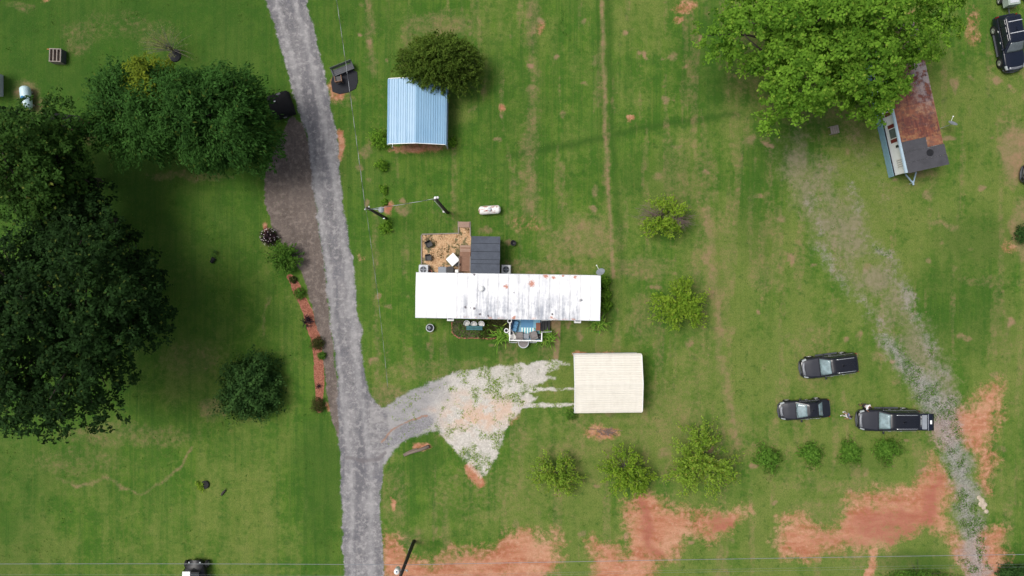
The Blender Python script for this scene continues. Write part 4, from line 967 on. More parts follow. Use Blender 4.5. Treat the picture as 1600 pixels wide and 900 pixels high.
chair(671, 382, .5, 'upper black chair at the left of the wood chip patio', M['black'], 1.0)
chair(670, 403, .1, 'lower black chair at the left of the wood chip patio', M['black'], 1.0)
tb = thing('square_table', 'white square table turned askew on the patio', 'table', G(708.3, 406), R(42))
MB().box((0, 0, .71), (.92, .92, .05)).build('tabletop', M['white_plastic'], tb, bevel=.015)
for sx in (-.38, .38):
    for sy in (-.38, .38): MB().bar((sx, sy, .69), (sx, sy, 0), .05).build('leg', M['white_plastic'], tb)
chair(714.5, 411, R(220), 'dark chair tucked under the askew white table', M['dark_grey'], .9)
for (px, py, lb) in [(802, 380, 'small black pot on the grass right of the grey porch roof')]:
    o = thing('plant_pot', lb, 'flower pot', G(px, py))
    MB().lathe([(.16, 0), (.24, .4), (.27, .4), (.27, .45), (.22, .45), (.2, .38), (0, .36)], n=16).build('pot', M['black'], o, True)

# ------------------------------------------------------------------ front porch
FZ = .72
fp = thing('front_porch', 'small blue painted porch with white railing on the front of the home', 'porch', (*W(820, 516, FZ).xy, 0), HR)
fo = Vector((*W(820, 516, FZ).xy, 0))
def PL(px, py, z=FZ):
    p = W(px, py, z) - fo; c, s = math.cos(-HR), math.sin(-HR); return (p.x*c-p.y*s, p.x*s+p.y*c, z)
xL, yB, _ = PL(795.5, 531.5, FZ); xR, yT, _ = PL(847, 497, FZ)
nb = 18; bw = (xR - xL) / nb
for k in range(nb):
    MB().box((xL+bw*(k+.5), (yB+yT)/2, FZ-.025), (bw-.012, yT-yB, .045)).build('floor_board', M['blue_deck' if 3 <= k <= 16 else 'dark_grey'], fp)
MB().box(((xL+xR)/2, (yB+yT)/2, FZ-.11), (xR-xL-.04, yT-yB-.04, .12)).build('joists', M['wood_grey'], fp)
def rail(a, b, posts, nb_):
    MB().bar((a[0], a[1], FZ+.92), (b[0], b[1], FZ+.92), .1, .05).build('handrail', M['white'], fp)
    MB().bar((a[0], a[1], FZ+.12), (b[0], b[1], FZ+.12), .05, .07).build('bottom_rail', M['white'], fp)
    for k in range(nb_):
        t = (k+.5)/nb_; MB().box((a[0]*(1-t)+b[0]*t, a[1]*(1-t)+b[1]*t, FZ+.52), (.035, .035, .74)).build('baluster', M['white'], fp)
    for k in range(posts):
        t = k/max(1, posts-1); MB().box((a[0]*(1-t)+b[0]*t, a[1]*(1-t)+b[1]*t, FZ/2+.5), (.1, .1, FZ+1.06)).build('post', M['white'], fp)
rail((xL+.05, yB+.05), (xR-.05, yB+.05), 4, 22); rail((xL+.05, yB+.16), (xL+.05, yT-.1), 2, 12); rail((xR-.05, yB+.16), (xR-.05, yB+.72), 2, 4)
sp = thing('porch_steps', 'black steps with curly white handrails on the right of the porch', 'steps', (*W(852.5, 509, .4).xy, 0), HR)
for k in range(3):
    MB().box((-.3+k*.29, 0, .58-k*.2), (.28, .98, .05)).build('tread', M['black'], sp)
    MB().box((-.3+k*.29-.12, 0, .5-k*.2), (.03, .96, .17)).build('riser', M['black'], sp)
for sy in (-.53, .53):
    MB().tube([(-.45, sy, 1.45), (-.2, sy, 1.38), (.05, sy, 1.24), (.3, sy, 1.02), (.46, sy, .86), (.52, sy, .78), (.5, sy+.06, .74)], .028, 6).build('handrail', M['white'], sp)
    for x, z in ((-.4, 1.42), (.05, 1.22), (.45, .86)): MB().box((x, sy, z/2), (.035, .035, z)).build('rail_post', M['white'], sp)
def flat_thing(nm, lb, cat, a, b, z, mat):
    p0 = W(*a, z); p1 = W(*b, z); c = (p0+p1)/2
    o = MB().box((0, 0, .008), (abs(p1.x-p0.x), abs(p1.y-p0.y), .016)).build(nm, mat); o.location = (c.x, c.y, z+.004); o.rotation_euler = (0, 0, HR)
    return props(o, lb, cat)
flat_thing('blue_rug', 'plain blue rug on the porch by the door', 'rug', (814, 499.5), (833.3, 511.5), FZ, M['blue_rug'])
flat_thing('striped_mat', 'white and teal striped mat in the middle of the porch', 'mat', (814.5, 512), (834, 521.5), FZ, M['stripe'])
bn = thing('porch_bench', 'navy cushioned bench at the left of the porch', 'bench', W(804.5, 509, FZ), R(-104))
MB().box((0, 0, .36), (1.0, .5, .1)).build('seat', M['navy'], bn, bevel=.02); MB().box((0, -.27, .62), (1.0, .06, .5), 0, .1).build('backrest', M['navy'], bn, bevel=.02)
for k in range(3): MB().box((-.32+k*.32, .02, .44), (.3, .44, .07)).build('cushion', M['blue_rug'], bn, bevel=.03)
for sx in (-.46, .46):
    for sy in (-.2, .2): MB().box((sx, sy, .17), (.05, .05, .34)).build('leg', M['black_metal'], bn)
bx_ = thing('low_table', 'reddish brown topped low table at the right of the porch', 'table', W(840.5, 510, FZ), HR)
MB().box((0, 0, .44), (.4, .72, .04)).build('tabletop', M['rustbox'], bx_, bevel=.01)
for sx in (-.16, .16):
    for sy in (-.3, .3): MB().box((sx, sy, .21), (.04, .04, .42)).build('leg', M['wood_grey'], bx_)
def armchair(px, py, rot, lb, mat, cush, w=.66):
    o = thing('armchair', lb, 'chair', W(px, py, FZ), rot)
    MB().box((0, 0, .22), (w, w, .3)).build('base', mat, o, bevel=.03)
    MB().box((0, .02, .42), (w-.16, w-.1, .13)).build('cushion', cush, o, bevel=.04)
    MB().box((0, -w/2+.06, .55), (w, .12, .5), 0, .12).build('backrest', mat, o, bevel=.03)
    for sx in (-1, 1): MB().box((sx*(w/2-.05), 0, .42), (.1, w, .26)).build('armrest', mat, o, bevel=.03)
    return o
armchair(811.5, 524, R(2), 'brown grey armchair, left of two on the porch', M['wicker'], M['wicker'])
armchair(833.5, 523.5, R(18), 'brown grey armchair turned slightly, right of two on the porch', M['wicker'], M['wicker'], .7)
ot = thing('ottoman', 'grey ottoman between the two porch armchairs', 'ottoman', W(822, 525, FZ), 0)
MB().box((0, 0, .3), (.56, .5, .2)).build('cushion', M['grey'], ot, bevel=.05)
MB().box((0, 0, .16), (.54, .48, .1)).build('frame', M['wicker'], ot)
for sx in (-.22, .22):
    for sy in (-.18, .18): MB().box((sx, sy, .06), (.05, .05, .12)).build('leg', M['dark_grey'], ot)
lo = thing('lounge_chair', 'pale cushioned lounge chair in the lower left porch corner', 'chair', W(800, 523, FZ), R(28))
MB().box((0, 0, .3), (.52, .95, .12)).build('cushion', M['cushion'], lo, bevel=.04); MB().box((0, .0, .2), (.58, 1.0, .08)).build('frame', M['wicker'], lo)
MB().box((0, .42, .52), (.5, .1, .4), 0, -.35).build('backrest', M['cushion'], lo, bevel=.03)
MB().lathe([(0, .36), (.13, .37), (.15, .42), (.1, .46), (0, .47)], (0, .2, 0), 14).build('throw_pillow', M['dark_grey'], lo, True)
for sx in (-.24, .24):
    for sy in (-.42, .42): MB().box((sx, sy, .08), (.05, .05, .17)).build('leg', M['dark_grey'], lo)
pb = thing('round_pot', 'round black pot in the lower right porch corner', 'flower pot', W(842.3, 525, FZ))
MB().lathe([(.14, 0), (.22, .35), (.25, .37), (.25, .42), (.2, .42), (.19, .36), (0, .35)], n=18).build('pot', M['black'], pb, True)
def planter(px, py, z, lb):
    o = thing('hanging_planter', lb, 'planter', W(px, py, z))
    MB().lathe([(.1, -.2), (.18, -.02), (.22, 0), (.22, .05), (.15, .05), (.15, -.02), (0, -.03)], n=20).build('bowl', M['white_plastic'], o, True)
    MB().lathe([(.13, -.005), (.13, .0), (0, .02)], n=14).build('soil', M['mat_black'], o)
    MB().lathe([(.03, -z), (.03, -.18)], n=8).build('stand', M['white'], o)
planter(796.3, 501.5, 1.7, 'white round planter on a stand by the upper left porch post')
planter(791.3, 516.5, 1.6, 'white round planter on a stand outside the left porch railing')
# outside the porch
ft = thing('round_planter', 'large round planter with pale rim in front of the porch', 'planter', G(817.8, 535))
MB().lathe([(.3, 0), (.44, .5), (.5, .52), (.5, .6), (.43, .6), (.43, .52)], n=26).build('tub', M['lgrey'], ft, True); MB().lathe([(.425, .5), (.425, .53), (0, .56)], n=24).build('soil', M['wicker'], ft)
for (px, lb) in ((802, 'left'), (832, 'right')):
    o = thing('metal_trellis', 'low pale metal plant frame %s of the round planter in front of the porch' % lb, 'plant frame', G(px, 533), HR)
    for z in (.06, .4):
        for a, b in (((-.36, -.12), (.36, -.12)), ((-.36, .12), (.36, .12)), ((-.36, -.12), (-.36, .12)), ((.36, -.12), (.36, .12))):
            MB().bar((*a, z), (*b, z), .035).build('bar', M['lgrey'], o)
    for sx in (-.36, .36):
        for sy in (-.12, .12): MB().bar((sx, sy, 0), (sx, sy, .44), .035).build('leg', M['lgrey'], o)
rp = thing('round_planter', 'lone round planter on the grass near the lower left corner of the home', 'planter', G(672.5, 512))
MB().lathe([(.28, 0), (.33, .4), (.38, .42), (.38, .47), (.32, .47), (.31, .4)], n=24).build('tub', M['lgrey'], rp, True); MB().lathe([(.31, .39), (.31, .4), (0, .42)], n=20).build('soil', M['mat_black'], rp)
MB().box((-.08, .02, .44), (.24, .3, .03), .6, .3).build('slate_piece', M['grey'], rp)
for (px, py, rot, lb) in ((730, 505, .25, 'white tub chair, leftmost of three in the front bed'), (741, 506.5, 0, 'white tub chair, middle of three in the front bed'), (752.5, 506, -.5, 'white tub chair, rightmost of three in the front bed')):
    chair(px, py, rot, lb, M['white_plastic'], .9, 'tub_chair', True, None, 'white tub chairs', M['cushion'])
tbn = thing('garden_bench', 'teal slatted bench in front of the white tub chairs', 'bench', G(741.5, 512), HR)
for k in range(3): MB().box((0, -.14+k*.14, .42), (1.5, .11, .035)).build('slat', M['teal'], tbn)
for sx in (-.6, .6): MB().box((sx, 0, .2), (.06, .34, .4)).build('leg', M['teal'], tbn)
be = thing('bed_edging', 'low brick and stone edging of the front flower bed', 'edging', (0, 0, 0))
m = MB()
pts = [(706, 502), (706.5, 520), (716, 528), (740, 528.5), (765, 529), (790, 527)]
for i in range(len(pts)-1):
    a, b = G(*pts[i]), G(*pts[i+1]); n = max(1, int((b-a).length/.24))
    for k in range(n):
        p = a.lerp(b, (k+.5)/n); m.box((p.x+rnd.uniform(-.03, .03), p.y+rnd.uniform(-.03, .03), p.z+.05), (.21, .1, .1), math.atan2(b.y-a.y, b.x-a.x)+rnd.uniform(-.15, .15))
o = m.build('edging_bricks', M['brick'], be, label='row of small reddish bricks'); o['kind'] = 'stuff'

# ------------------------------------------------------------------ satellite dishes
def dish(px, py, z, az, lb):
    p = W(px, py, z); o = thing('satellite_dish', lb, 'satellite dish', (p.x, p.y, gz(p.x, p.y)))
    zz = z - o.location.z
    MB().tube([(0, 0, -.1), (0, 0, zz)], .035, 8).build('mast', M['galv'], o)
    tilt = Matrix.Rotation(az, 4, 'Z') @ Matrix.Rotation(R(52), 4, 'Y')
    d = MB(); rows = []
    for k in range(6):
        r = .4*k/5; rows.append([tuple(tilt @ Vector((r*math.cos(a)*1.1, r*math.sin(a), .25*r*r*2)) + Vector((0, 0, zz+.12))) for a in np.linspace(0, 2*PI, 25)])
    d.grid(rows); d.build('reflector', M['grey'], o, True, solid=.02)
    f = tilt @ Vector((.52, 0, .5)) + Vector((0, 0, zz+.12)); q = tilt @ Vector((.42, 0, .05)) + Vector((0, 0, zz+.12))
    MB().tube([tuple(q), tuple(f)], .018, 6).build('feed_arm', M['white'], o); MB().box(tuple(f), (.1, .1, .1)).build('feed_horn', M['white'], o, bevel=.02)
dish(938.5, 425.5, 3.3, R(120), 'grey satellite dish at the upper right corner of the white roofed home')
dish(1487, 194, 1.6, R(80), 'grey satellite dish on the grass right of the rusty trailer')

# ------------------------------------------------------------------ propane tanks
def tank(px, py, L, r, rot, lb, mat, capm, mid=0.0):
    o = thing('propane_tank', lb, 'propane tank', G(px, py), rot)
    prof = [(0.0, -L/2)] + [(r*math.sin(a), -L/2 + r*.75*(1-math.cos(a))) for a in np.linspace(.15, PI/2, 7)] + [(r*math.sin(a), L/2 - r*.75*(1-math.cos(a))) for a in np.linspace(PI/2, .15, 7)] + [(0.0, L/2)]
    MB().lathe(prof, (0, 0, r+.18), 28, 'X').build('shell', mat, o, True)
    MB().lathe([(.17, -.06), (.19, .1), (.12, .17), (0, .18)], (mid, 0, 2*r+.16), 18).build('dome', capm, o, True)
    for sx in (-L*.28, L*.28): MB().box((sx, 0, .16), (.14, r*1.3, .34)).build('foot', M['concrete'], o)
tank(765.3, 329, 2.08, .4, R(4), 'rust streaked white propane tank on the grass above the home', M['tank_white'], M['lgrey'])
tank(47, 155, 2.2, .46, R(97), 'pale blue propane tank with blue dome near the left edge', M['tank_blue'], M['cap_blue'], -.15)

# ------------------------------------------------------------------ carports
def carport(lb, cpx, cpy, wid, ln, rot, mat, trim, group=None, eave=2.35, rise=.52, siding=None):
    """wid across the ridge (local x), ln along the ridge (local y); ribs run along the ridge"""
    p = W(cpx, cpy, eave+.4); o = thing('carport', lb, 'carport', (p.x, p.y, -.03), rot)
    h = wid/2; sl = math.hypot(h, rise); npn = 3
    def prof_pts(s0, s1, side):
        pts = []; s = s0; rp_ = .235
        def at(s, up=0):   # s measured from ridge down the slope, then bending over the eave
            if s <= sl: x = h*s/sl; z = eave+rise*(1-s/sl); nx_, nz_ = rise/sl, h/sl
            else:
                q = min(1, (s-sl)/.34); a = math.atan2(rise, h) + q*(PI/2-math.atan2(rise, h))
                x = h + .2*(math.sin(a)-math.sin(math.atan2(rise, h))); z = eave - .2*(math.cos(math.atan2(rise, h))-math.cos(a)) - max(0, s-sl-.34)
                nx_, nz_ = math.sin(a), math.cos(a)
            return (side*(x+nx_*up), z+nz_*up)
        k = 0
        while s < s1-1e-6:
            e = min(s+rp_, s1)
            for t, up in ((0, 0), (.5, 0), (.6, .036), (.8, .036), (.9, 0)):
                if s+rp_*t < e: pts.append(at(s+rp_*t, up))
            s = e
        pts.append(at(s1)); return pts
    for side in (-1, 1):
        for k in range(npn+1):
            s0 = k*sl/npn; s1 = (k+1)*sl/npn if k < npn else sl+.62
            pts = prof_pts(s0, s1+.03 if k < npn else s1, side)
            m = MB(); off = .006*k
            m.grid([[(x, y, z-off) for (x, z) in pts] for y in (-ln/2, -ln/6, ln/6, ln/2)])
            m.build('roof_panel', mat, o, solid=.004)
    # ridge cap
    m = MB(); m.grid([[(-.16, y, eave+rise-.01), (0, y, eave+rise+.05), (.16, y, eave+rise-.01)] for y in (-ln/2-.01, 0, ln/2+.01)]); m.build('ridge_cap', mat, o, solid=.006)
    for y in (-ln/2-.012, ln/2+.012):
        m = MB()
        pts = [(-h-.13, eave-.55), (-h-.13, eave-.2), (-h-.02, eave+.03), (0, eave+rise+.03), (h+.02, eave+.03), (h+.13, eave-.2), (h+.13, eave-.55)]
        for a, b in zip(pts[:-1], pts[1:]): m.bar((a[0], y, a[1]), (b[0], y, b[1]), .05, .06)
        m.build('gable_trim', trim, o)
    for side in (-1, 1):
        for k in range(5):
            y = -ln/2+.1+k*(ln-.2)/4; MB().box((side*(h+.05), y, (eave-.1)/2), (.06, .06, eave-.1)).build('post', M['galv'], o)
        MB().box((side*(h+.05), 0, .04), (.06, ln-.1, .06)).build('base_rail', M['galv'], o)
    for k in range(5):
        y = -ln/2+.1+k*(ln-.2)/4
        for side in (-1, 1): MB().bar((0, y, eave+rise-.1), (side*h, y, eave-.1), .05).build('rafter', M['galv'], o)
    return o
carport('open carport with ribbed light blue metal roof', 650.5, 172.5, 5.05, 5.9, R(-.6), M['roof_blue'], M['white'])
carport('open carport with ribbed cream metal roof', 951.3, 600.5, 4.98, 6.12, R(90.6), M['cream'], M['white'])
# ------------------------------------------------------------------ old trailer with rusty roof
# roof corners seen in the photograph, at z about 3.1
ZR = 3.15
q0 = W(1418, 268, ZR); q1 = W(1480, 256, ZR)              # lower-left and lower-right roof corners
axis = W(1455, 143, ZR) - q1; axis.z = 0; axis.normalize()    # runs up the trailer
side_ = Vector((axis.y, -axis.x, 0))                          # to the trailer's right
tw = abs((q1-q0).dot(side_)); tw = max(3.2, min(3.9, tw)); TL = 13.0
tr_c = q1 - side_*tw/2 + axis*TL/2
trl = thing('old_trailer', 'old mobile home with rusty patched roof, red shutters and hitch', 'mobile home', (tr_c.x, tr_c.y, -.03), math.atan2(axis.y, axis.x))
# local: +x up the trailer, +y to the viewer's left (facing the white wall)
MB().box((0, 0, 2.02), (TL-.16, tw-.26, 2.16)).build('wall', M['wall_white'], trl)
hs = tw/2
for k in range(10):
    x0 = -TL/2 + 2.72 + k*1.03
    m = MB(); rows = []
    for yy in np.linspace(-hs, hs, 9):
        row = []
        for j in range(9):
            row.append((x0 + j*1.035/8, yy, ZR + .1*(1-(yy/hs)**2) + (.022 if j % 2 else 0) + (.012 if k % 2 else 0)))
        rows.append(row)
    m.grid(rows); m.build('roof_sheet', M['rust'], trl, label='rust stained metal roof sheet')
for k, (xa, xb, ya, yb) in enumerate([(-TL/2-.08, -TL/2+.83, -hs-.15, hs), (-TL/2+.85, -TL/2+1.8, -hs-.1, hs), (-TL/2+1.82, -TL/2+2.75, -hs*.2, hs)]):
    m = MB(); rows = [[(x, yy, ZR+.13 - .05*(abs(yy)/hs)**2 + .012*k) for x in np.linspace(xa, xb, 4)] for yy in np.linspace(ya, yb, 7)]
    m.grid(rows); m.build('roof_sheet', M['tar'], trl, label='dark grey patched roof sheet', solid=.01)
m = MB(); rows = [[(x, yy, ZR+.09) for x in (-TL/2+1.84, -TL/2+2.73)] for yy in (-hs, -hs*.22)]; m.grid(rows); m.build('roof_sheet', M['rust'], trl)
m = MB(); m.lathe([(.32, 0), (.32, .012)], (-TL/2+1.3, -.45, ZR+.15), 16); po = m.build('roof_patch', M['black'], trl); 
MB().grid([[(x, hs+.0, ZR+.06), (x, hs+.11, ZR-.06), (x, hs+.14, ZR-.2)] for x in (-TL/2, 0, TL/2)]).build('eave_trim', M['paleblue'], trl, solid=.01)
MB().box((0, -hs-.02, ZR-.02), (TL, .05, .12)).build('eave_trim', M['rust'], trl)
for k in range(32):
    x = -TL/2+.22+k*(TL-.3)/32; MB().box((x, hs+.02+.015*(k % 2), .52), ((TL-.3)/32-.006, .03, 1.0), 0, -.06).build('skirting_sheet', M['bluesheet'], trl)
MB().box((0, 0, .5), (TL-.3, tw-.3, .9)).build('chassis', M['dark_grey'], trl)
yy = hs-.13
def twin(x, w, h, z, shut, nm='window', grid=0, pane='win'):
    f = MB(); f.box((x, yy+.02, z), (w, .06, h)); fo_ = f.build(nm, M['wall_white' if nm == 'window' else 'lgrey'], trl)
    MB().box((x, yy+.055, z), (w-.12, .02, h-.12)).build('pane', M[pane], fo_)
    for g in range(grid): MB().box((x-w/2+(g+1)*w/(grid+1), yy+.07, z), (.05, .02, h-.1)).build('bar', M['grey'], fo_)
    for s in shut: MB().box((x+s*(w/2+.19), yy+.04, z), (.32, .04, h+.05)).build('shutter', M['shutter'], trl)
twin(-TL/2+1.0, .95, .95, 2.2, (), grid=4, pane='cushion')
twin(-TL/2+3.8, .95, 1.15, 2.1, (-1, 1))
twin(-TL/2+6.3, 1.0, 1.2, 2.1, (-1,))
twin(-TL/2+9.8, 1.0, 1.2, 2.1, (-1, 1))
MB().box((-TL/2+2.55, yy+.05, 2.35), (.22, .1, .3)).build('meter_box', M['black_metal'], trl)
m = MB(); m.bar((-TL/2-.02, .5, .55), (-TL/2-1.0, 0, .55), .1); m.bar((-TL/2-.02, -.5, .55), (-TL/2-1.0, 0, .55), .1); m.bar((-TL/2-.75, 0, .55), (-TL/2-1.15, 0, .55), .12); m.build('hitch', M['paleblue'], trl)
MB().tube([(-TL/2-.95, 0, .5), (-TL/2-.95, 0, -.05)], .04, 8).build('hitch_jack', M['galv'], trl)
# debris half hidden under the bright tree
o = thing('tin_awning', 'pale metal awning sheet showing through the bright tree', 'awning', W(1366, 68, 2.6), R(80))
for k in range(3): MB().box((0, -.5+k*.5, .02*k), (2.6, .5, .03), 0, .04).build('sheet', M['lgrey'], o)
for sx in (-1.2, 1.2): MB().tube([(sx, -.7, -2.65), (sx, -.7, 0)], .03, 6).build('post', M['galv'], o)
o = thing('roof_turbine', 'rounded pale metal box at the tree edge beside the rusty roof', 'vent', W(1434, 65, 2.2), .3)
MB().lathe([(.5, -2.2), (.5, -.1), (.42, 0), (.2, .12), (0, .14)], n=20).build('drum', M['lgrey'], o, True); MB().lathe([(.53, -.4), (.53, -.34)], n=20).build('band', M['galv'], o)
o = thing('wooden_crate', 'small pale wooden crate under the lower edge of the bright tree', 'crate', G(1301, 204), .2)
for k in range(4): MB().box((-.3+k*.2, 0, .5), (.17, .7, .04)).build('slat', M['wood_grey'], o)
for sy in (-.34, .34): MB().box((0, sy, .25), (.8, .04, .48)).build('side', M['wood_grey'], o)

# ------------------------------------------------------------------ utility poles and wires
def pole(base, h, lb, r0=.15, r1=.1):
    p = G(*base); o = thing('utility_pole', lb, 'utility pole', p)
    m = MB(); m.tube([(0, 0, -.4), (0, 0, h*.5), (0, 0, h)], [r0, (r0+r1)/2, r1], 14); m.build('shaft', M['pole'], o, True)
    return o
p1 = pole((603, 341), 8.6, 'dark wooden utility pole with lamp arm beside the gravel road')
MB().tube([(0, 0, 7.7), (.35, -.02, 7.95), (.85, -.06, 7.95)], .03, 8).build('lamp_arm', M['galv'], p1)
MB().lathe([(.05, .22), (.13, .16), (.2, .06), (.26, 0), (.22, -.04), (0, -.06)], (1.0, -.07, 7.85), 18).build('lamp_head', M['lamp_lens'], p1, True)
MB().box((.0, .0, 8.45), (.36, .1, .1), .6).build('crosspiece', M['wood_grey'], p1)
for k, (x, y) in enumerate(((-.18, -.12), (.15, .1))): MB().lathe([(.05, 0), (.07, .08), (.04, .16), (0, .18)], (x, y, 8.5), 10).build('insulator', M['white'], p1, True)
MB().box((.1, -.16, 1.5), (.16, .1, .3)).build('sign_plate', M['galv'], p1)
p2 = pole((699, 332), 10.0, 'dark wooden utility pole with white conduit above the home')
MB().tube([(-.14, -.1, .4), (-.14, -.1, 9.6)], .03, 8).build('conduit', M['white'], p2); MB().box((-.16, -.1, 1.7), (.2, .16, .42)).build('meter_box', M['white'], p2, bevel=.02)
MB().lathe([(.07, -.1), (.13, .02), (.1, .1), (0, .14)], (-.05, .1, 9.9), 14).build('weatherhead', M['white'], p2, True)
MB().lathe([(.06, 0), (.12, .1), (.08, .2), (0, .22)], (.12, .14, 9.7), 14).build('insulator', M['white'], p2, True); MB().box((0, 0, 9.8), (.5, .08, .08), .3).build('crosspiece', M['pole'], p2)
p3 = pole((646.7, 846), 10.2, 'dark wooden utility pole with transformer at the bottom edge', .17, .12)
MB().lathe([(0, -.4), (.22, -.38), (.24, .3), (.2, .38), (0, .4)], (-.45, .02, 6.9), 20).build('transformer', M['white'], p3, True)
MB().lathe([(.04, .36), (.06, .44), (.04, .54), (0, .56)], (-.45, .08, 6.9), 10).build('bushing', M['cap_blue'], p3, True)
m = MB(); m.bar((-.3, 0, 6.9), (0, 0, 6.9), .08); m.bar((-.25, .05, 6.75), (.35, -.02, 6.75), .06); m.build('bracket', M['white'], p3)
MB().lathe([(.05, 0), (.08, .08), (.05, .18), (0, .2)], (.36, -.02, 6.75), 12).build('insulator', M['white'], p3, True)
m = MB(); m.box((-.17, -.02, 1.2), (.05, .05, 2.0)); m.build('ground_wire_guard', M['galv'], p3)
MB().box((0, 0, 9.7), (2.2, .1, .12), R(75)).build('crossarm', M['pole'], p3)
def wire(pts, r, name, lb, mat, twist=False, n=5, sag=0.0):
    a, b = Vector(pts[0]), Vector(pts[1]); L = (b-a).length; k = max(24, int(L/.11)) if twist else max(24, int(L/2))
    P = [a.lerp(b, t/k) - Vector((0, 0, sag*4*(t/k)*(1-t/k))) for t in range(k+1)]
    o = thing(name, lb, 'wire', tuple(a)); P = [p-a for p in P]
    if not twist:
        MB().tube(P, r, n).build('cable', mat, o, True)
    else:
        d = (b-a).normalized(); u = d.cross(Vector((0, 0, 1))).normalized(); w = d.cross(u)
        for q, m_ in ((0, M['lgrey']), (1, M['dark_grey']), (2, M['dark_grey'])):
            pp = []
            for t, p in enumerate(P):
                ang = 2*PI*(t*L/k)/1.5 + q*2*PI/3; pp.append(p + (u*math.cos(ang)+w*math.sin(ang))*r*1.1)
            MB().tube(pp, r, n).build('strand', m_, o, True)
top1 = p1.location + Vector((-.15, -.1, 8.55)); top2 = p2.location + Vector((0, .1, 9.7))
wire([W(517, -60, 8.6), top1], .01, 'service_wire', 'twisted overhead wire running from the lamp pole to the top edge', None, True, sag=.3)
wire([top1 + Vector((.15, 0, -.1)), top2], .012, 'service_wire', 'twisted overhead wire between the two poles above the home', None, True, sag=.35)
wire([top1 + Vector((0, -.1, -.3)), W(606, 606, 5.0)], .007, 'service_wire', 'thin twisted wire running down beside the road from the lamp pole', None, True, sag=.5)
at3 = p3.location
wire([W(-90, 881.5, 6.2), at3 + Vector((-.1, .1, 5.9))], .02, 'overhead_cable', 'thick pale overhead cable left of the transformer pole', M['grey'], sag=.15)
wire([at3 + Vector((.1, .1, 5.9)), W(1690, 865, 6.2)], .02, 'overhead_cable', 'thick pale overhead cable right of the transformer pole', M['grey'], sag=.1)
wire([W(-90, 898, 7.4), at3 + Vector((-.05, -.1, 7.7))], .005, 'power_wire', 'thin power wire left of the transformer pole', M['grey'], sag=.1)
wire([at3 + Vector((.05, -.1, 7.7)), W(1690, 880, 7.4)], .005, 'power_wire', 'upper thin power wire right of the transformer pole', M['grey'], sag=.1)
wire([at3 + Vector((.05, -.14, 7.95)), W(1690, 884.5, 7.6)], .005, 'power_wire', 'lower thin power wire right of the transformer pole', M['grey'], sag=.1)

# ------------------------------------------------------------------ vehicles
def wheel(root, x, y, r, side):
    t = MB(); t.lathe([(r*.62, -.11), (r*.95, -.115), (r, -.07), (r, .07), (r*.95, .115), (r*.62, .11)], (x, y, r), 24, 'Y'); w = t.build('wheel', M['rubber'], root, True)
    m = MB(); yy = y + side*.1
    m.lathe([(r*.62, -.02), (r*.6, .015), (r*.54, .012), (r*.52, -.03), (0.02, -.03)], (x, yy, r), 20, 'Y')
    for k in range(5):
        a = 2*PI*k/5; m.bar((x, yy+side*.012, r), (x+r*.55*math.cos(a), yy+side*.005, r+r*.55*math.sin(a)), .07, .02)
    m.build('rim', M['rim'], w)

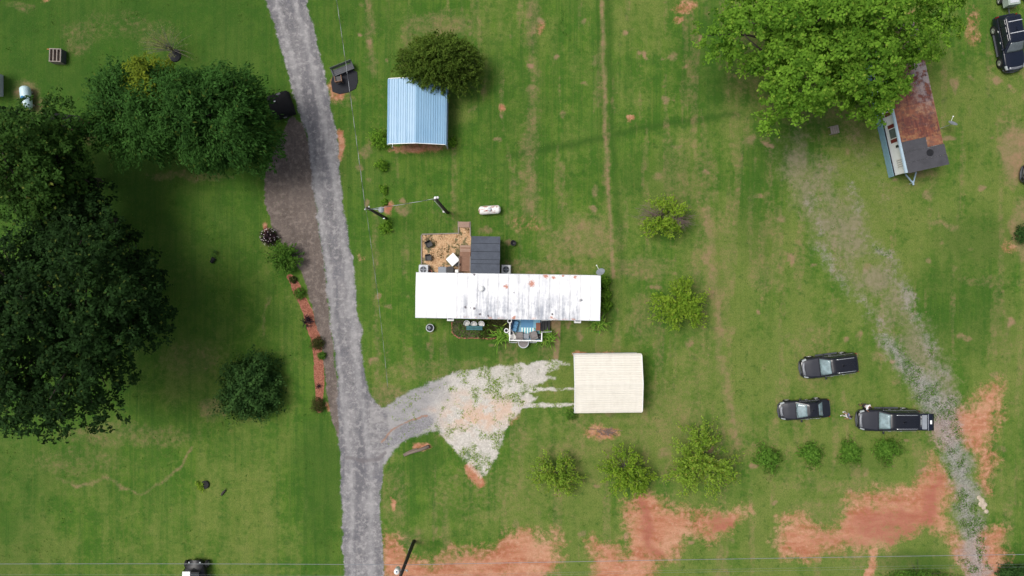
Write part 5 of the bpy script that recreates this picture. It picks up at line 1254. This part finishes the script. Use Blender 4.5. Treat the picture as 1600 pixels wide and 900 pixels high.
def car(nm, lb, cat, px, py, heading, L, Wd, kind='suv', paint='paint_black', base=None, gate=False, rails=True, sunroof=False, group=None, hood_mat=None, crossbars=False):
    pz = .9; p = W(px, py, pz) if base is None else base
    o = thing(nm, lb, cat, (p.x, p.y, gz(p.x, p.y) - .0), heading, group)
    pm = M[paint]; hl = L/2; hw = Wd/2; suv = kind == 'suv'
    belt = 1.18 if suv else .98; hoodz = 1.08 if suv else .86; nose = .92 if suv else .7; rearz = 1.1 if suv else .96
    roofz = 1.86 if suv else 1.46
    cowl = hl*.36 if suv else hl*.34                         # base of the windshield
    def zs(x):
        u = x/hl
        if x > cowl: t = (x-cowl)/(hl-cowl); return belt-.06 + (hoodz-belt+.02)*min(1, t*1.6) + (nose-hoodz)*max(0, t-.45)**1.5*2.2
        if u < -.8: t = (-u-.8)/.2; return belt + (rearz-belt)*t
        return belt - .06 + .06*min(1, (cowl-x)/.5)
    def hwid(x):
        u = abs(x/hl); w = hw*(1-.05*max(0, u-.45)/.55)
        e = .85 if x > 0 else .42; d = hl-abs(x)
        if d < e: q = 1-d/e; w -= hw*(.34 if x > 0 else .2)*(1-math.sqrt(max(0, 1-q*q)))
        return w
    xs = sorted(set([-hl + .0005, -hl+.03, -hl+.09, -hl+.18, -hl+.32, hl-.0005, hl-.02, hl-.06, hl-.12, hl-.2, hl-.3, hl-.42] + list(np.linspace(-hl+.5, hl-.55, 17)) + [cowl, cowl+.04]))
    rows = []
    for x in xs:
        w = hwid(x); z = zs(x); lowr = .28 + (.12 if abs(x) > hl-.15 else 0)
        half = [(w*.8, lowr), (w*.965, lowr+.08), (w, .55), (w*.995, z-.22), (w*.975, z-.09), (w*.93, z-.025), (w*.84, z), (w*.5, z+.03), (0, z+.042)]
        rows.append([(x, y, zz) for y, zz in half] + [(x, -y, zz) for y, zz in half[-2::-1]])
    m = MB(); m.grid(rows); n = len(rows[0]); m.f.append(tuple(range(n))); m.f.append(tuple(range((len(rows)-1)*n+n-1, (len(rows)-1)*n-1, -1)))
    m.build('body', pm, o, True)
    # cabin: rounded frustum
    gx0 = (-hl+.12 if suv else -hl+.62); gx1 = cowl+.05; rx0 = (-hl+.36 if suv else -hl+1.32); rx1 = cowl-.78 if suv else cowl-.88
    w0 = hw*.93; w1 = hw*.74 if suv else hw*.7
    def ring(t, sc_=1.0, zadd=0.0, n=6):
        xr = gx0+(rx0-gx0)*t; xf = gx1+(rx1-gx1)*t; w = w0+(w1-w0)*t**1.2; z = belt-.03+(roofz-belt+.03)*t; r = .16+.06*t
        cx_, cy_ = (xr+xf)/2, 0; pts = []
        for (sx, sy, a0) in ((xf-r, w-r, 0), (xr+r, w-r, PI/2), (xr+r, -w+r, PI), (xf-r, -w+r, 1.5*PI)):
            for k in range(n): a = a0+PI/2*k/(n-1); pts.append((sx+r*math.cos(a), sy+r*math.sin(a)))
        return [((x-cx_)*sc_+cx_, y*sc_, z+zadd) for x, y in pts]
    rr = [ring(0), ring(.3), ring(.6), ring(.85), ring(.96, 1, 0), ring(1, .975, .0), ring(1, .9, .035), ring(1, .7, .055), ring(1, .35, .068), ring(1, .05, .07)]
    m = MB(); m.grid([r_+[r_[0]] for r_ in rr]); m.f.append(tuple(len(m.v)-1-i for i in range(len(rr[0])))); m.build('cabin', pm, o, True)
    def P_(t): return gx0+(rx0-gx0)*t, gx1+(rx1-gx1)*t, w0+(w1-w0)*t**1.2, belt-.03+(roofz-belt+.03)*t
    def glass(nm_, f, u0, u1, t0, t1, mat, off):
        m = MB(); rows = []
        for t in np.linspace(t0, t1, 6):
            rows.append([f(u0+(u1-u0)*k/8, t, off) for k in range(9)])
        m.grid(rows); return m.build(nm_, mat, o, True, solid=.006)
    def front(u, t, off):
        a, b, w, z = P_(t); return (b + off + .035*(1-(2*u-1)**2), (2*u-1)*(w-.1), z+off)
    def back(u, t, off):
        a, b, w, z = P_(t); return (a - off, (1-2*u)*(w-.12), z+off*.5)
    def sidef(s):
        def g(u, t, off):
            a, b, w, z = P_(t); return (a+.24+(b-a-.42)*u, s*(w+off), z+off*.3)
        return g
    glass('windshield', front, 0.03, .97, .06, .93, M['windshield'] if paint != 'paint_navy' else M['win'], .012)
    if not gate: glass('rear_window', back, .04, .96, .12, .88, M['glass'] if suv else M['windshield'], .014)
    for s in (-1, 1):
        cuts = ((0.0, .27), (.3, .6), (.63, .97)) if suv else ((.06, .47), (.51, .95))
        for (a, b) in cuts: glass('side_window', sidef(s), a, b, .14, .86, M['glass'], .012)
        m = MB(); f = sidef(s); m.tube([f(u, .1, .016) for u in np.linspace(0, .98, 10)], .014, 5); m.build('window_trim', M['chrome'] if paint != 'paint_navy' else M['black'], o)
        if suv and rails:
            m = MB(); y = s*(w1-.12)
            m.tube([(rx0+.25, y, roofz+.03), (rx0+.35, y, roofz+.085), (rx1-.55, y, roofz+.095), (rx1-.4, y, roofz+.03)], .028, 8); m.build('roof_rail', M['chrome'], o, True)
        # headlights, tail lights, mirrors, doors
        m = MB(); xx = hl-.24; rows = []
        for q in np.linspace(0, 1, 5):
            x = hl-.5+.36*q; w = hwid(x); z = zs(x)
            rows.append([(x+.0, s*(w*.985+.008), z-.16), (x, s*(w*.97+.008), z-.05), (x, s*(w*.93), z-.005), (x, s*(w*.84), z+.012)])
        m.grid(rows); m.build('headlight', M['lamp_lens'], o, True)
        m = MB(); m.box((-hl+.1, s*(hwid(-hl+.12)-.03), belt-.16), (.1, .06, .42)); m.build('tail_light', M['red_lens'], o, bevel=.02)
        m = MB(); m.box((cowl-.34, s*(hw+.09), belt+.06), (.14, .22, .15)); mo = m.build('mirror', pm, o, bevel=.04)
        MB().box((cowl-.415, s*(hw+.1), belt+.06), (.012, .17, .11)).build('mirror_glass', M['glass'], mo)
        for xd in ((cowl-1.05, cowl-2.1) if suv else (cowl-1.0, cowl-1.95)):
            m = MB(); m.box((xd, s*(hwid(xd)+.012), belt-.17), (.2, .035, .04)); m.build('door_handle', M['chrome'], o, bevel=.01)
        for xd in ((cowl-.15, cowl-1.22, cowl-2.25) if suv else (cowl-.1, cowl-1.12, cowl-2.08)):
            m = MB(); m.box((xd, s*(hwid(xd)-.003), .76), (.012, .012, .62)); m.build('door_seam', M['black'], o)
        wb = L*.29; rw = .4 if suv else .33
        for xw in (wb+.08, -wb+.02):
            m = MB(); m.lathe([(rw*1.16, 0), (rw*1.16, .012), (0, .012)], (xw, s*(hw+(-.012 if s > 0 else 0)), rw), 22, 'Y'); m.build('wheel_arch', M['black'], o)
            wheel(o, xw, s*(hw-.09), rw, s)
        if suv:
            m = MB(); m.box((-.05, s*(hw+.03), .4), (L*.4, .16, .05)); m.build('running_board', M['dark_grey'], o, bevel=.01)
    # hood panel, grille, bumper, plate
    m = MB(); rows = []
    for q in np.linspace(0, 1, 7):
        x = cowl+.12+(hl-.34-cowl-.12)*q; z = zs(x); w = hwid(x)*(.84-.1*q)
        rows.append([(x, w*v, z+.042-.012*abs(v)**2*1.0+.012+(.0 if abs(v) < .99 else -.02)) for v in (-1, -.75, -.4, 0, .4, .75, 1)])
    m.grid(rows); m.build('hood', hood_mat or M['hood_sheen'], o, True)
    m = MB(); rows = []
    gw = hw*(.62 if suv else .5)
    for q, dz in ((.0, .03), (.5, .0), (1.0, -.22)):
        x = hl-.27+.29*q; rows.append([(x+.01-.06*abs(v)**2, gw*v, zs(min(x, hl-.02))+.058+dz) for v in (-1, -.6, -.2, .2, .6, 1)])
    m.grid(rows); m.build('grille', M['grille'], o, True, solid=.02)
    for k in range(3): 
        m = MB(); m.box((hl-.19+.07*k, 0, nose+.11-.035*k), (.014, gw*1.5, .02)); m.build('grille_bar', M['dark_grey'], o)
    m = MB(); m.tube([(hl-.3, -hw*.84, .5), (hl-.05, -hw*.6, .5), (hl+.04, 0, .5), (hl-.05, hw*.6, .5), (hl-.3, hw*.84, .5)], .1, 8); m.build('front_bumper', M['dark_grey'], o, True)
    m = MB(); m.tube([(-hl+.15, -hw*.9, .52), (-hl-.02, -hw*.6, .52), (-hl-.04, 0, .52), (-hl-.02, hw*.6, .52), (-hl+.15, hw*.9, .52)], .1, 8); m.build('rear_bumper', pm, o, True)
    for k in (-1, 1):
        m = MB(); m.bar((cowl+.06, k*.12, belt+.02), (cowl-.1, k*.55, belt+.1), .02); m.build('wiper', M['black'], o)
    if sunroof:
        m = MB(); rows = [[(rx1-.25-.8*q, w1*.62*v, roofz+.062+.008*(1-abs(v))) for v in (-1, 0, 1)] for q in (0, .5, 1)]; m.grid(rows); m.build('sunroof', M['glass'], o, True)
    if suv:
        for k in range(7):
            y = (k-3)*w1*.22; m = MB(); m.box(((rx0+rx1)/2-.35, y, roofz+.066-.02*(abs(k-3)/3)**2), ((rx1-rx0)*.6, .03, .016)); m.build('roof_rib', pm, o)
    if crossbars:
        for x in (rx0+.55, rx1-.75): MB().box((x, 0, roofz+.13), (.06, w1*1.75, .035)).build('crossbar', M['lgrey'], o)
    if gate:   # tailgate raised level
        hx = rx0+.1
        g = MB(); g.grid([[(hx-.0-1.28*q, y*(w1+.02), roofz-.0+.09*math.sin(q*2.4)) for y in (-1, -.5, 0, .5, 1)] for q in np.linspace(0, 1, 6)]); go = g.build('tailgate', M['paint_navy'], o, True, solid=.06, label='tailgate raised level')
        gl = MB(); gl.grid([[(hx-.22-.42*q, y*(w1-.1), roofz+.012+.09*math.sin((.17+.33*q)*2.4)) for y in (-1, 0, 1)] for q in (0, .5, 1)]); gl.build('rear_window', M['grey'], go, True)
        MB().box((hx-.75, 0, roofz+.11), (.05, w1*2, .03)).build('chrome_strip', M['chrome'], go)
        MB().box((hx-1.0, 0, roofz+.095), (.16, .34, .02), 0, 0, .2).build('licence_plate', M['white'], go)
        MB().box((hx-.12, 0, roofz+.05), (.05, .46, .04)).build('brake_light', M['lamp_lens'], go)
        for s in (-1, 1): MB().tube([(hx-.75, s*w1*.9, roofz), (-hl+.2, s*w0*.93, belt+.05)], .018, 6).build('gas_strut', M['black_metal'], o)
        MB().box((-hl+.16, 0, (belt+roofz)/2-.1), (.05, w1*1.7, .6)).build('load_opening', M['black'], o)
    else:
        MB().box((-hl+.0, 0, .86), (.03, .34, .16)).build('licence_plate', M['white'], o)
    return o
car('suv', 'black SUV with pale windshield, uppermost of the three parked cars', 'SUV', 1296, 571.5, R(187.3), 5.15, 1.96, 'suv', 'paint_black', group='cars parked on the grass')
car('sedan', 'dark grey sedan parked left of the two people', 'car', 1258, 640.5, R(184.2), 4.62, 1.8, 'sedan', 'paint_black', group='cars parked on the grass')
car('suv', 'long black SUV with its tailgate raised, lowest of the three parked cars', 'SUV', 1388.5, 656.5, R(180.0), 5.55, 2.02, 'suv', 'paint_black', gate=True, group='cars parked on the grass')
b_ = W(1572, 70, .3); car('suv', 'black SUV with roof bars cut by the upper right edge', 'SUV', 0, 0, R(-79), 5.15, 2.0, 'suv', 'paint_navy', base=b_, rails=False, crossbars=True, hood_mat=M['paint_navy'])
# trailer and pickup glimpsed at the top right corner
o = thing('utility_trailer', 'small grey green cargo trailer behind the SUV at the top right', 'trailer', G(1569, 2), R(-82))
MB().box((0, 0, .9), (1.6, 1.1, .8)).build('cargo_box', M['pale_green'], o, bevel=.04); MB().box((0, 0, 1.32), (1.3, .8, .05)).build('lid', M['lgrey'], o, bevel=.02); MB().bar((.8, 0, .45), (1.5, 0, .45), .08).build('drawbar', M['dark_grey'], o)
for s in (-1, 1): wheel(o, 0, s*.62, .3, s)
car('suv', 'dark vehicle barely showing in the top right corner', 'car', 0, 0, R(-70), 4.9, 1.9, 'suv', 'paint_navy', base=W(1598, -36, 0), rails=False, hood_mat=M['paint_navy'])
car('suv', 'dark car nose just showing at the right edge', 'car', 0, 0, R(172), 4.8, 1.85, 'suv', 'paint_black', base=W(1630, 277, 0), rails=False)
# vehicle at the bottom edge
uv = thing('utility_vehicle', 'black off road buggy with white roof panel cut by the bottom edge', 'buggy', G(310, 892), R(90))
m = MB(); rows = []
for x in (1.3, 1.24, 1.1, .8, .4, 0, -.6, -1.2):
    w = .95*math.sqrt(max(.05, 1-((max(0, x-.2))/1.16)**2.4)); z = .95 if x < .9 else .82
    rows.append([(x, y*w, zz) for y, zz in ((1, .4), (1.0, z-.12), (.85, z), (0, z+.06), (-.85, z), (-1.0, z-.12), (-1, .4))])
m.grid(rows); m.build('body', M['black'], uv, True)
MB().box((-.15, .38, 1.72), (1.5, .72, .05), 0, 0, .02).build('roof_panel', M['white'], uv, bevel=.02)
MB().box((-.2, -.4, 1.68), (1.3, .74, .03)).build('tinted_roof', M['glass'], uv)
for sx, sy in ((.5, .8), (.5, -.8), (-.9, .8), (-.9, -.8), (.5, 0)): MB().tube([(sx+.15, sy, .9), (sx, sy*.92, 1.68)], .03, 8).build('roll_bar', M['black_metal'], uv)
MB().bar((.52, -.8, 1.66), (.52, .8, 1.66), .05).build('roll_bar', M['black_metal'], uv)
for sy in (-.5, .5):
    MB().box((1.1, sy, .86), (.12, .16, .06)).build('headlight', M['lamp_lens'], uv, bevel=.02)
for s in (-1, 1):
    for x in (.8, -.9): wheel(uv, x, s*.95, .34, s)
for sy in (-.35, .35): MB().box((-.3, sy, 1.0), (.5, .5, .14)).build('seat', M['dark_grey'], uv, bevel=.04)

# ------------------------------------------------------------------ people
def skin(name, pts, edges, rad, mat, parent, root=0):
    me = bpy.data.meshes.new(name); me.from_pydata(pts, edges, []); me.materials.append(mat)
    o = bpy.data.objects.new(name, me); COL.objects.link(o); o.parent = parent
    md = o.modifiers.new('skin', 'SKIN'); md.use_smooth_shade = True
    for i, r in enumerate(rad):
        v = me.skin_vertices[0].data[i]; v.radius = (r, r) if not isinstance(r, tuple) else r; v.use_root = (i == root)
    sb = o.modifiers.new('sub', 'SUBSURF'); sb.levels = 1; sb.render_levels = 1
    return o
def person(lb, px, py, rot, top, bottom, shoe, lean=0.0, short=False, arms=((.32, .1, .95), (.32, .12, .95)), step=.16):
    o = thing('person', lb, 'person', G(px, py), rot)
    P = []; E = []; Rr = []
    def add(p, r, par=None):
        P.append((p[0] + lean*p[2]*p[2]*.25, p[1], p[2])); Rr.append(r); i = len(P)-1
        if par is not None: E.append((par, i))
        return i
    pel = add((0, 0, .95), (.15, .12)); sp_ = add((.0, 0, 1.15), (.14, .11), pel); ch = add((.01, 0, 1.36), (.17, .12), sp_); nk = add((.02, 0, 1.5), .06, ch); hd = add((.03, 0, 1.6), .09, nk); ht = add((.02, 0, 1.7), .09, hd)
    hands = []
    for k, s in enumerate((-1, 1)):
        sh = add((0, s*.19, 1.42), .06, ch); el = add((arms[k][0]*.4, s*.27, 1.14), .046, sh); wr = add((arms[k][0], s*(.2+arms[k][1]*.4), arms[k][2]), .032, el)
        hn = add((arms[k][0]+.06, s*(.2+arms[k][1]*.4), arms[k][2]-.05), .036, wr)
        bx, by, bz = arms[k][0]+.06, s*(.2+arms[k][1]*.4), arms[k][2]-.05
        for f in range(4):
            f1 = add((bx+.045, by+(f-1.5)*.02, bz-.03), .0105, hn); add((bx+.065, by+(f-1.5)*.021, bz-.065-(.01 if f in (1, 2) else 0)), .0085, f1)
        th = add((bx+.01, by-s*.045, bz-.02), .011, hn); add((bx+.035, by-s*.05, bz-.045), .009, th)
    feet = []
    for k, s in enumerate((-1, 1)):
        dx = step*s
        hp = add((0, s*.1, .88), .09, pel); kn = add((dx*.6+.03, s*.11, .5), .062, hp); an = add((dx, s*.11, .1), .042, kn); add((dx+.14, s*.13, .045), .035, an)
        feet.append((dx, s*.12))
    skin('body', P, E, Rr, M['skin'], o)
    lx = lambda z: lean*z*z*.25
    skin('shirt', [(lx(.98), 0, .96), (lx(1.15), 0, 1.15), (lx(1.36)+.01, 0, 1.36), (lx(1.45)+.01, 0, 1.46), (lx(1.42), -.2, 1.41), (lx(1.25)+arms[0][0]*.25, -.25, 1.24), (lx(1.42), .2, 1.41), (lx(1.25)+arms[1][0]*.25, .25, 1.24)],
         [(0, 1), (1, 2), (2, 3), (2, 4), (4, 5), (2, 6), (6, 7)], [(.175, .145), (.165, .135), (.195, .145), .09, .085, .075, .085, .075], top, o)
    end = .52 if short else .12
    pts = [(lx(.95), 0, .95)]; ee = []; rr = [(.165, .135)]
    for k, s in enumerate((-1, 1)):
        dx = step*s; t = (.88-end)/.78
        pts += [(0, s*.1, .86), (dx*.6+.03, s*.11, .54)] + ([] if short else [(dx, s*.11, end)]); b = len(pts)-(2 if short else 3); ee += [(0, b), (b, b+1)] + ([] if short else [(b+1, b+2)]); rr += [.11, .085] + ([] if short else [.06])
    skin('shorts' if short else 'trousers', pts, ee, rr, bottom, o)
    for (dx, y) in feet:
        m = MB(); m.lathe([(0, -.14), (.04, -.12), (.05, 0), (.045, .1), (0, .15)], (dx+.05, y, .05), 10, 'X'); m.build('shoe', shoe, o, True)
    m = MB(); m.lathe([(.0, .115), (.06, .1), (.098, .05), (.104, 0), (.095, -.05), (.07, -.09)], (P[5][0]-.015, 0, 1.68), 14); m.build('hair', M['hair'], o, True)
    hx = P[4][0]
    m = MB(); m.lathe([(0, .03), (.014, .01), (.016, -.02), (0, -.025)], (hx+.1, 0, 1.635), 8); m.build('nose', M['skin'], o, True)
    for s in (-1, 1):
        MB().lathe([(0, .014), (.012, 0), (0, -.014)], (hx+.085, s*.034, 1.665), 8).build('eye', M['hair'], o, True)
        MB().lathe([(0, .03), (.014, .015), (.012, -.02), (0, -.03)], (hx-.0, s*.095, 1.64), 8).build('ear', M['skin'], o, True)
    MB().box((hx+.092, 0, 1.585), (.012, .05, .012)).build('mouth', M['rustbox'], o)
    return o
person('person in blue grey top and pale trousers standing between the sedan and the SUV', 1317.5, 646, R(200), M['shirt_b'], M['trous_w'], M['white'], 0.05, False, ((.2, .1, .95), (.25, .1, .98)))
person('person in a white shirt and dark shorts standing at the hood of the SUV', 1344.5, 631.5, R(-40), M['shirt_w'], M['shorts'], M['black'], .14, True, ((.42, .1, 1.12), (.4, .12, 1.1)), .08)

# ------------------------------------------------------------------ small things on the lawns
# slatted wooden bin
o = thing('wooden_planter', 'weathered open wooden bin with three slots on the upper left lawn', 'planter', G(93.5, 90), R(-2))
for sx in (-.5, -.17, .17, .5): MB().box((sx, 0, .4), (.09, 1.12, .78)).build('board', M['wood_grey'], o)
for sy in (-.58, .58): MB().box((0, sy, .4), (1.1, .08, .8)).build('board', M['wood_grey'], o)
MB().box((0, 0, .2), (1.0, 1.08, .36)).build('soil', M['brick'], o)
MB().box((.56, 0, .4), (.03, 1.2, .76)).build('side_panel', M['dark_grey'], o)
MB().bar((-.5, .55, .7), (-.95, .62, .45), .08).build('handle', M['orange'], o)
# sapling in black mulch ring
shoot_tree('sapling', 'thin pale sapling in a black mulch ring on the upper left lawn', 'tree', 252, 66, 3.6, (46, 36), L_['pale'], 40, 34, .1, 121, 'bark_grey', zc=2.6, twig=.009, width=.35)
o = thing('mulch_ring', 'round black mulch ring at the foot of the sapling', 'mulch ring', G(273, 86.5))
MB().lathe([(.62, 0), (.5, .1), (.2, .16), (0, .17)], n=22).build('mound', M['mat_black'], o, True)
# bench and chair on the black mat
bm = thing('ground_mat', 'black rubber mulch patch beside the road', 'mat', G(538, 127))
pts = [(520, 117), (533, 110), (549, 108), (558, 112), (559, 128), (556, 138), (545, 144), (530, 147), (519, 143), (517, 128)]
c0 = G(538, 127)
MB().prism([((W(*p)-c0).x, (W(*p)-c0).y) for p in reversed(pts)], -.1, .07).build('sheet', M['mat_black'], bm, bevel=.04)
bs = thing('garden_bench', 'long dark bench standing on the black mulch patch', 'bench', G(537, 110, .05), R(22))
for k in range(4): MB().box((0, -.3+k*.15, .46), (2.1, .135, .045)).build('slat', M['dark_grey'], bs)
for k in range(3): MB().box((0, .28+.04*k, .6+k*.15), (2.1, .04, .13)).build('back_slat', M['dark_grey'], bs)
for sx in (-.92, .92): MB().box((sx, 0, .23), (.08, .6, .45)).build('leg', M['black'], bs)
for sx in (-1.0, 1.0): MB().box((sx, -.02, .7), (.07, .6, .05)).build('armrest', M['dark_grey'], bs)
fc = chair(531, 126.5, R(190), 'black chair with worn brown frame on the black mulch patch', M['wood_brown'], 1.15, 'garden_chair', seatmat=M['black']); fc.location.z += .08
# black covered box by the road
o = thing('covered_trailer', 'black tarp covered trailer between evergreen and gravel road', 'trailer', G(441, 166), R(18))
m = MB(); rows = []
for x, h in ((-1.0, .0), (-1.0, .85), (-.9, .98), (0, 1.02), (.9, .96), (1.0, .8), (1.02, .0)):
    rows.append([(x+rnd.uniform(-.03, .03), y, max(0, h-(.12 if abs(y) > .9 else 0)+rnd.uniform(-.02, .02)) if abs(y) < 1.05 else 0) for y in (-1.12, -1.02, -.9, -.3, .3, .9, 1.02, 1.12)])
m.grid(rows); m.build('tarp', M['tarp'], o, True)
MB().box((.2, .85, 1.0), (.4, .2, .06), .2).build('strap', M['dark_grey'], o); MB().box((-.3, .3, 1.04), (.14, .1, .05)).build('buckle', M['lgrey'], o)
for s in (-1, 1): wheel(o, 0, s*1.05, .28, s)
# dark shed and pale building at left
o = thing('garden_shed', 'small dark gabled shed half hidden under the left trees', 'shed', G(120, 196), R(-8))
MB().box((0, 0, .85), (2.2, 1.0, 1.7)).build('wall', M['wood_brown'], o)
for s in (-1, 1): MB().box((0, s*.3, 1.88), (2.6, .72, .05), 0, -s*.45).build('roof_sheet', M['tarp'], o)
MB().box((.6, -.52, .8), (.8, .04, 1.5)).build('door', M['wood_grey'], o)
o = thing('grey_outbuilding', 'corner of a grey outbuilding at the left edge', 'outbuilding', G(-22, 134), 0)
MB().box((0, 0, 1.1), (3.2, 2.0, 2.2)).build('wall', M['lgrey'], o); MB().box((0, 0, 2.25), (3.5, 2.3, .1)).build('roof', M['dark_grey'], o, bevel=.02)
MB().box((1.72, .95, 2.05), (.5, .08, .08)).build('gutter', M['white'], o)
# log
o = thing('fallen_log', 'weathered log lying on the grass beside the driveway', 'log', G(651, 704), R(20))
m = MB(); m.tube([(-1.25, 0, .14), (-.5, .03, .15), (.3, -.02, .16), (1.25, 0, .17)], [.12, .14, .15, .16], 10); m.build('trunk', M['log'], o, True)
MB().lathe([(.13, 1.25), (.13, 1.262), (0, 1.265)], (0, 0, .17), 12, 'X').build('cut_end', M['black'], o)
m = MB(); m.tube([(-1.3, .1, .08), (-.6, .2, .1), (.1, .17, .09)], .05, 6); m.build('limb', M['log'], o)
# brush on the pinkish bare patch
rb = np.random.default_rng(9); o = thing('brush_pile', 'small pile of dry twigs on the bare patch below the cream carport', 'brush pile', G(946, 675))
m = MB()
for k in range(60):
    a = rb.random()*PI; c = rb.normal(size=2)*np.array([.45, .16]); l = rb.uniform(.2, .5)
    m.tube([(c[0]-l*math.cos(a), c[1]-l*math.sin(a)*.6, rb.uniform(.02, .14)), (c[0]+l*math.cos(a), c[1]+l*math.sin(a)*.6, rb.uniform(.02, .16))], .014, 4)
tw_ = m.build('twigs', M['deadtwig'], o); tw_['kind'] = 'stuff'
# tyre, stump and other dark bits on the left lawn
o = thing('tyre_planter', 'black tyre lying beside a green tuft on the lower left lawn', 'tyre', G(321, 757))
MB().lathe([(.2, .04), (.24, 0), (.34, .0), (.38, .06), (.38, .16), (.34, .2), (.24, .2), (.2, .16)], n=22).build('rubber', M['rubber'], o, True)
shrub('grass_tuft', 'bright tuft of grass left of the black tyre', 313, 760, .35, .42, L_['fresh'], 500, .14, 131, 'grass tuft', ragged=.4)
o = thing('tree_stump', 'small dark stump to the lower right of the black tyre', 'stump', G(349, 770), R(50))
MB().tube([(-.3, 0, .05), (0, .03, .1), (.35, 0, .16)], [.09, .12, .07], 8).build('wood', M['pole'], o, True); MB().tube([(.3, 0, .12), (.5, .12, .2)], [.04, .02], 6).build('root', M['pole'], o)
o = thing('dark_bucket', 'dark tipped over bucket on the shaded lawn left of the road', 'bucket', G(333, 407), R(60))
MB().lathe([(.16, -.25), (.2, .2), (.23, .22), (.23, .26), (.18, .26), (.15, -.2), (0, -.2)], (0, 0, .2), 16, 'X').build('bucket', M['black'], o, True)
MB().tube([(.2, -.2, .2), (.42, 0, .06), (.2, .2, .2)], .015, 6).build('handle', M['black_metal'], o)
blade_plant('sapling', 'wispy seedling beside the tipped over bucket', 338, 396, .5, .4, L_['shrubdark'], 14, 132, wid=.05)
shrub('small_bush', 'low bush at the lower left corner of the cream carport', 893, 648, .4, .6, L_['shrub'], 400, .14, 133)
o = thing('lawn_pot', 'pale rounded rock pile beside the gravel track', 'rock', G(1536, 788), .3)
m = MB()
for k in range(14):
    x, y = rb.normal()*.16, rb.normal()*.5; m.lathe([(0, 0), (.24, .02), (.2, .1), (.08, .14), (0, .145)], (x, y, -.08), 7)
o2 = m.build('stones', M['rock'], o); o2['kind'] = 'stuff'
o.name = 'rock_pile'
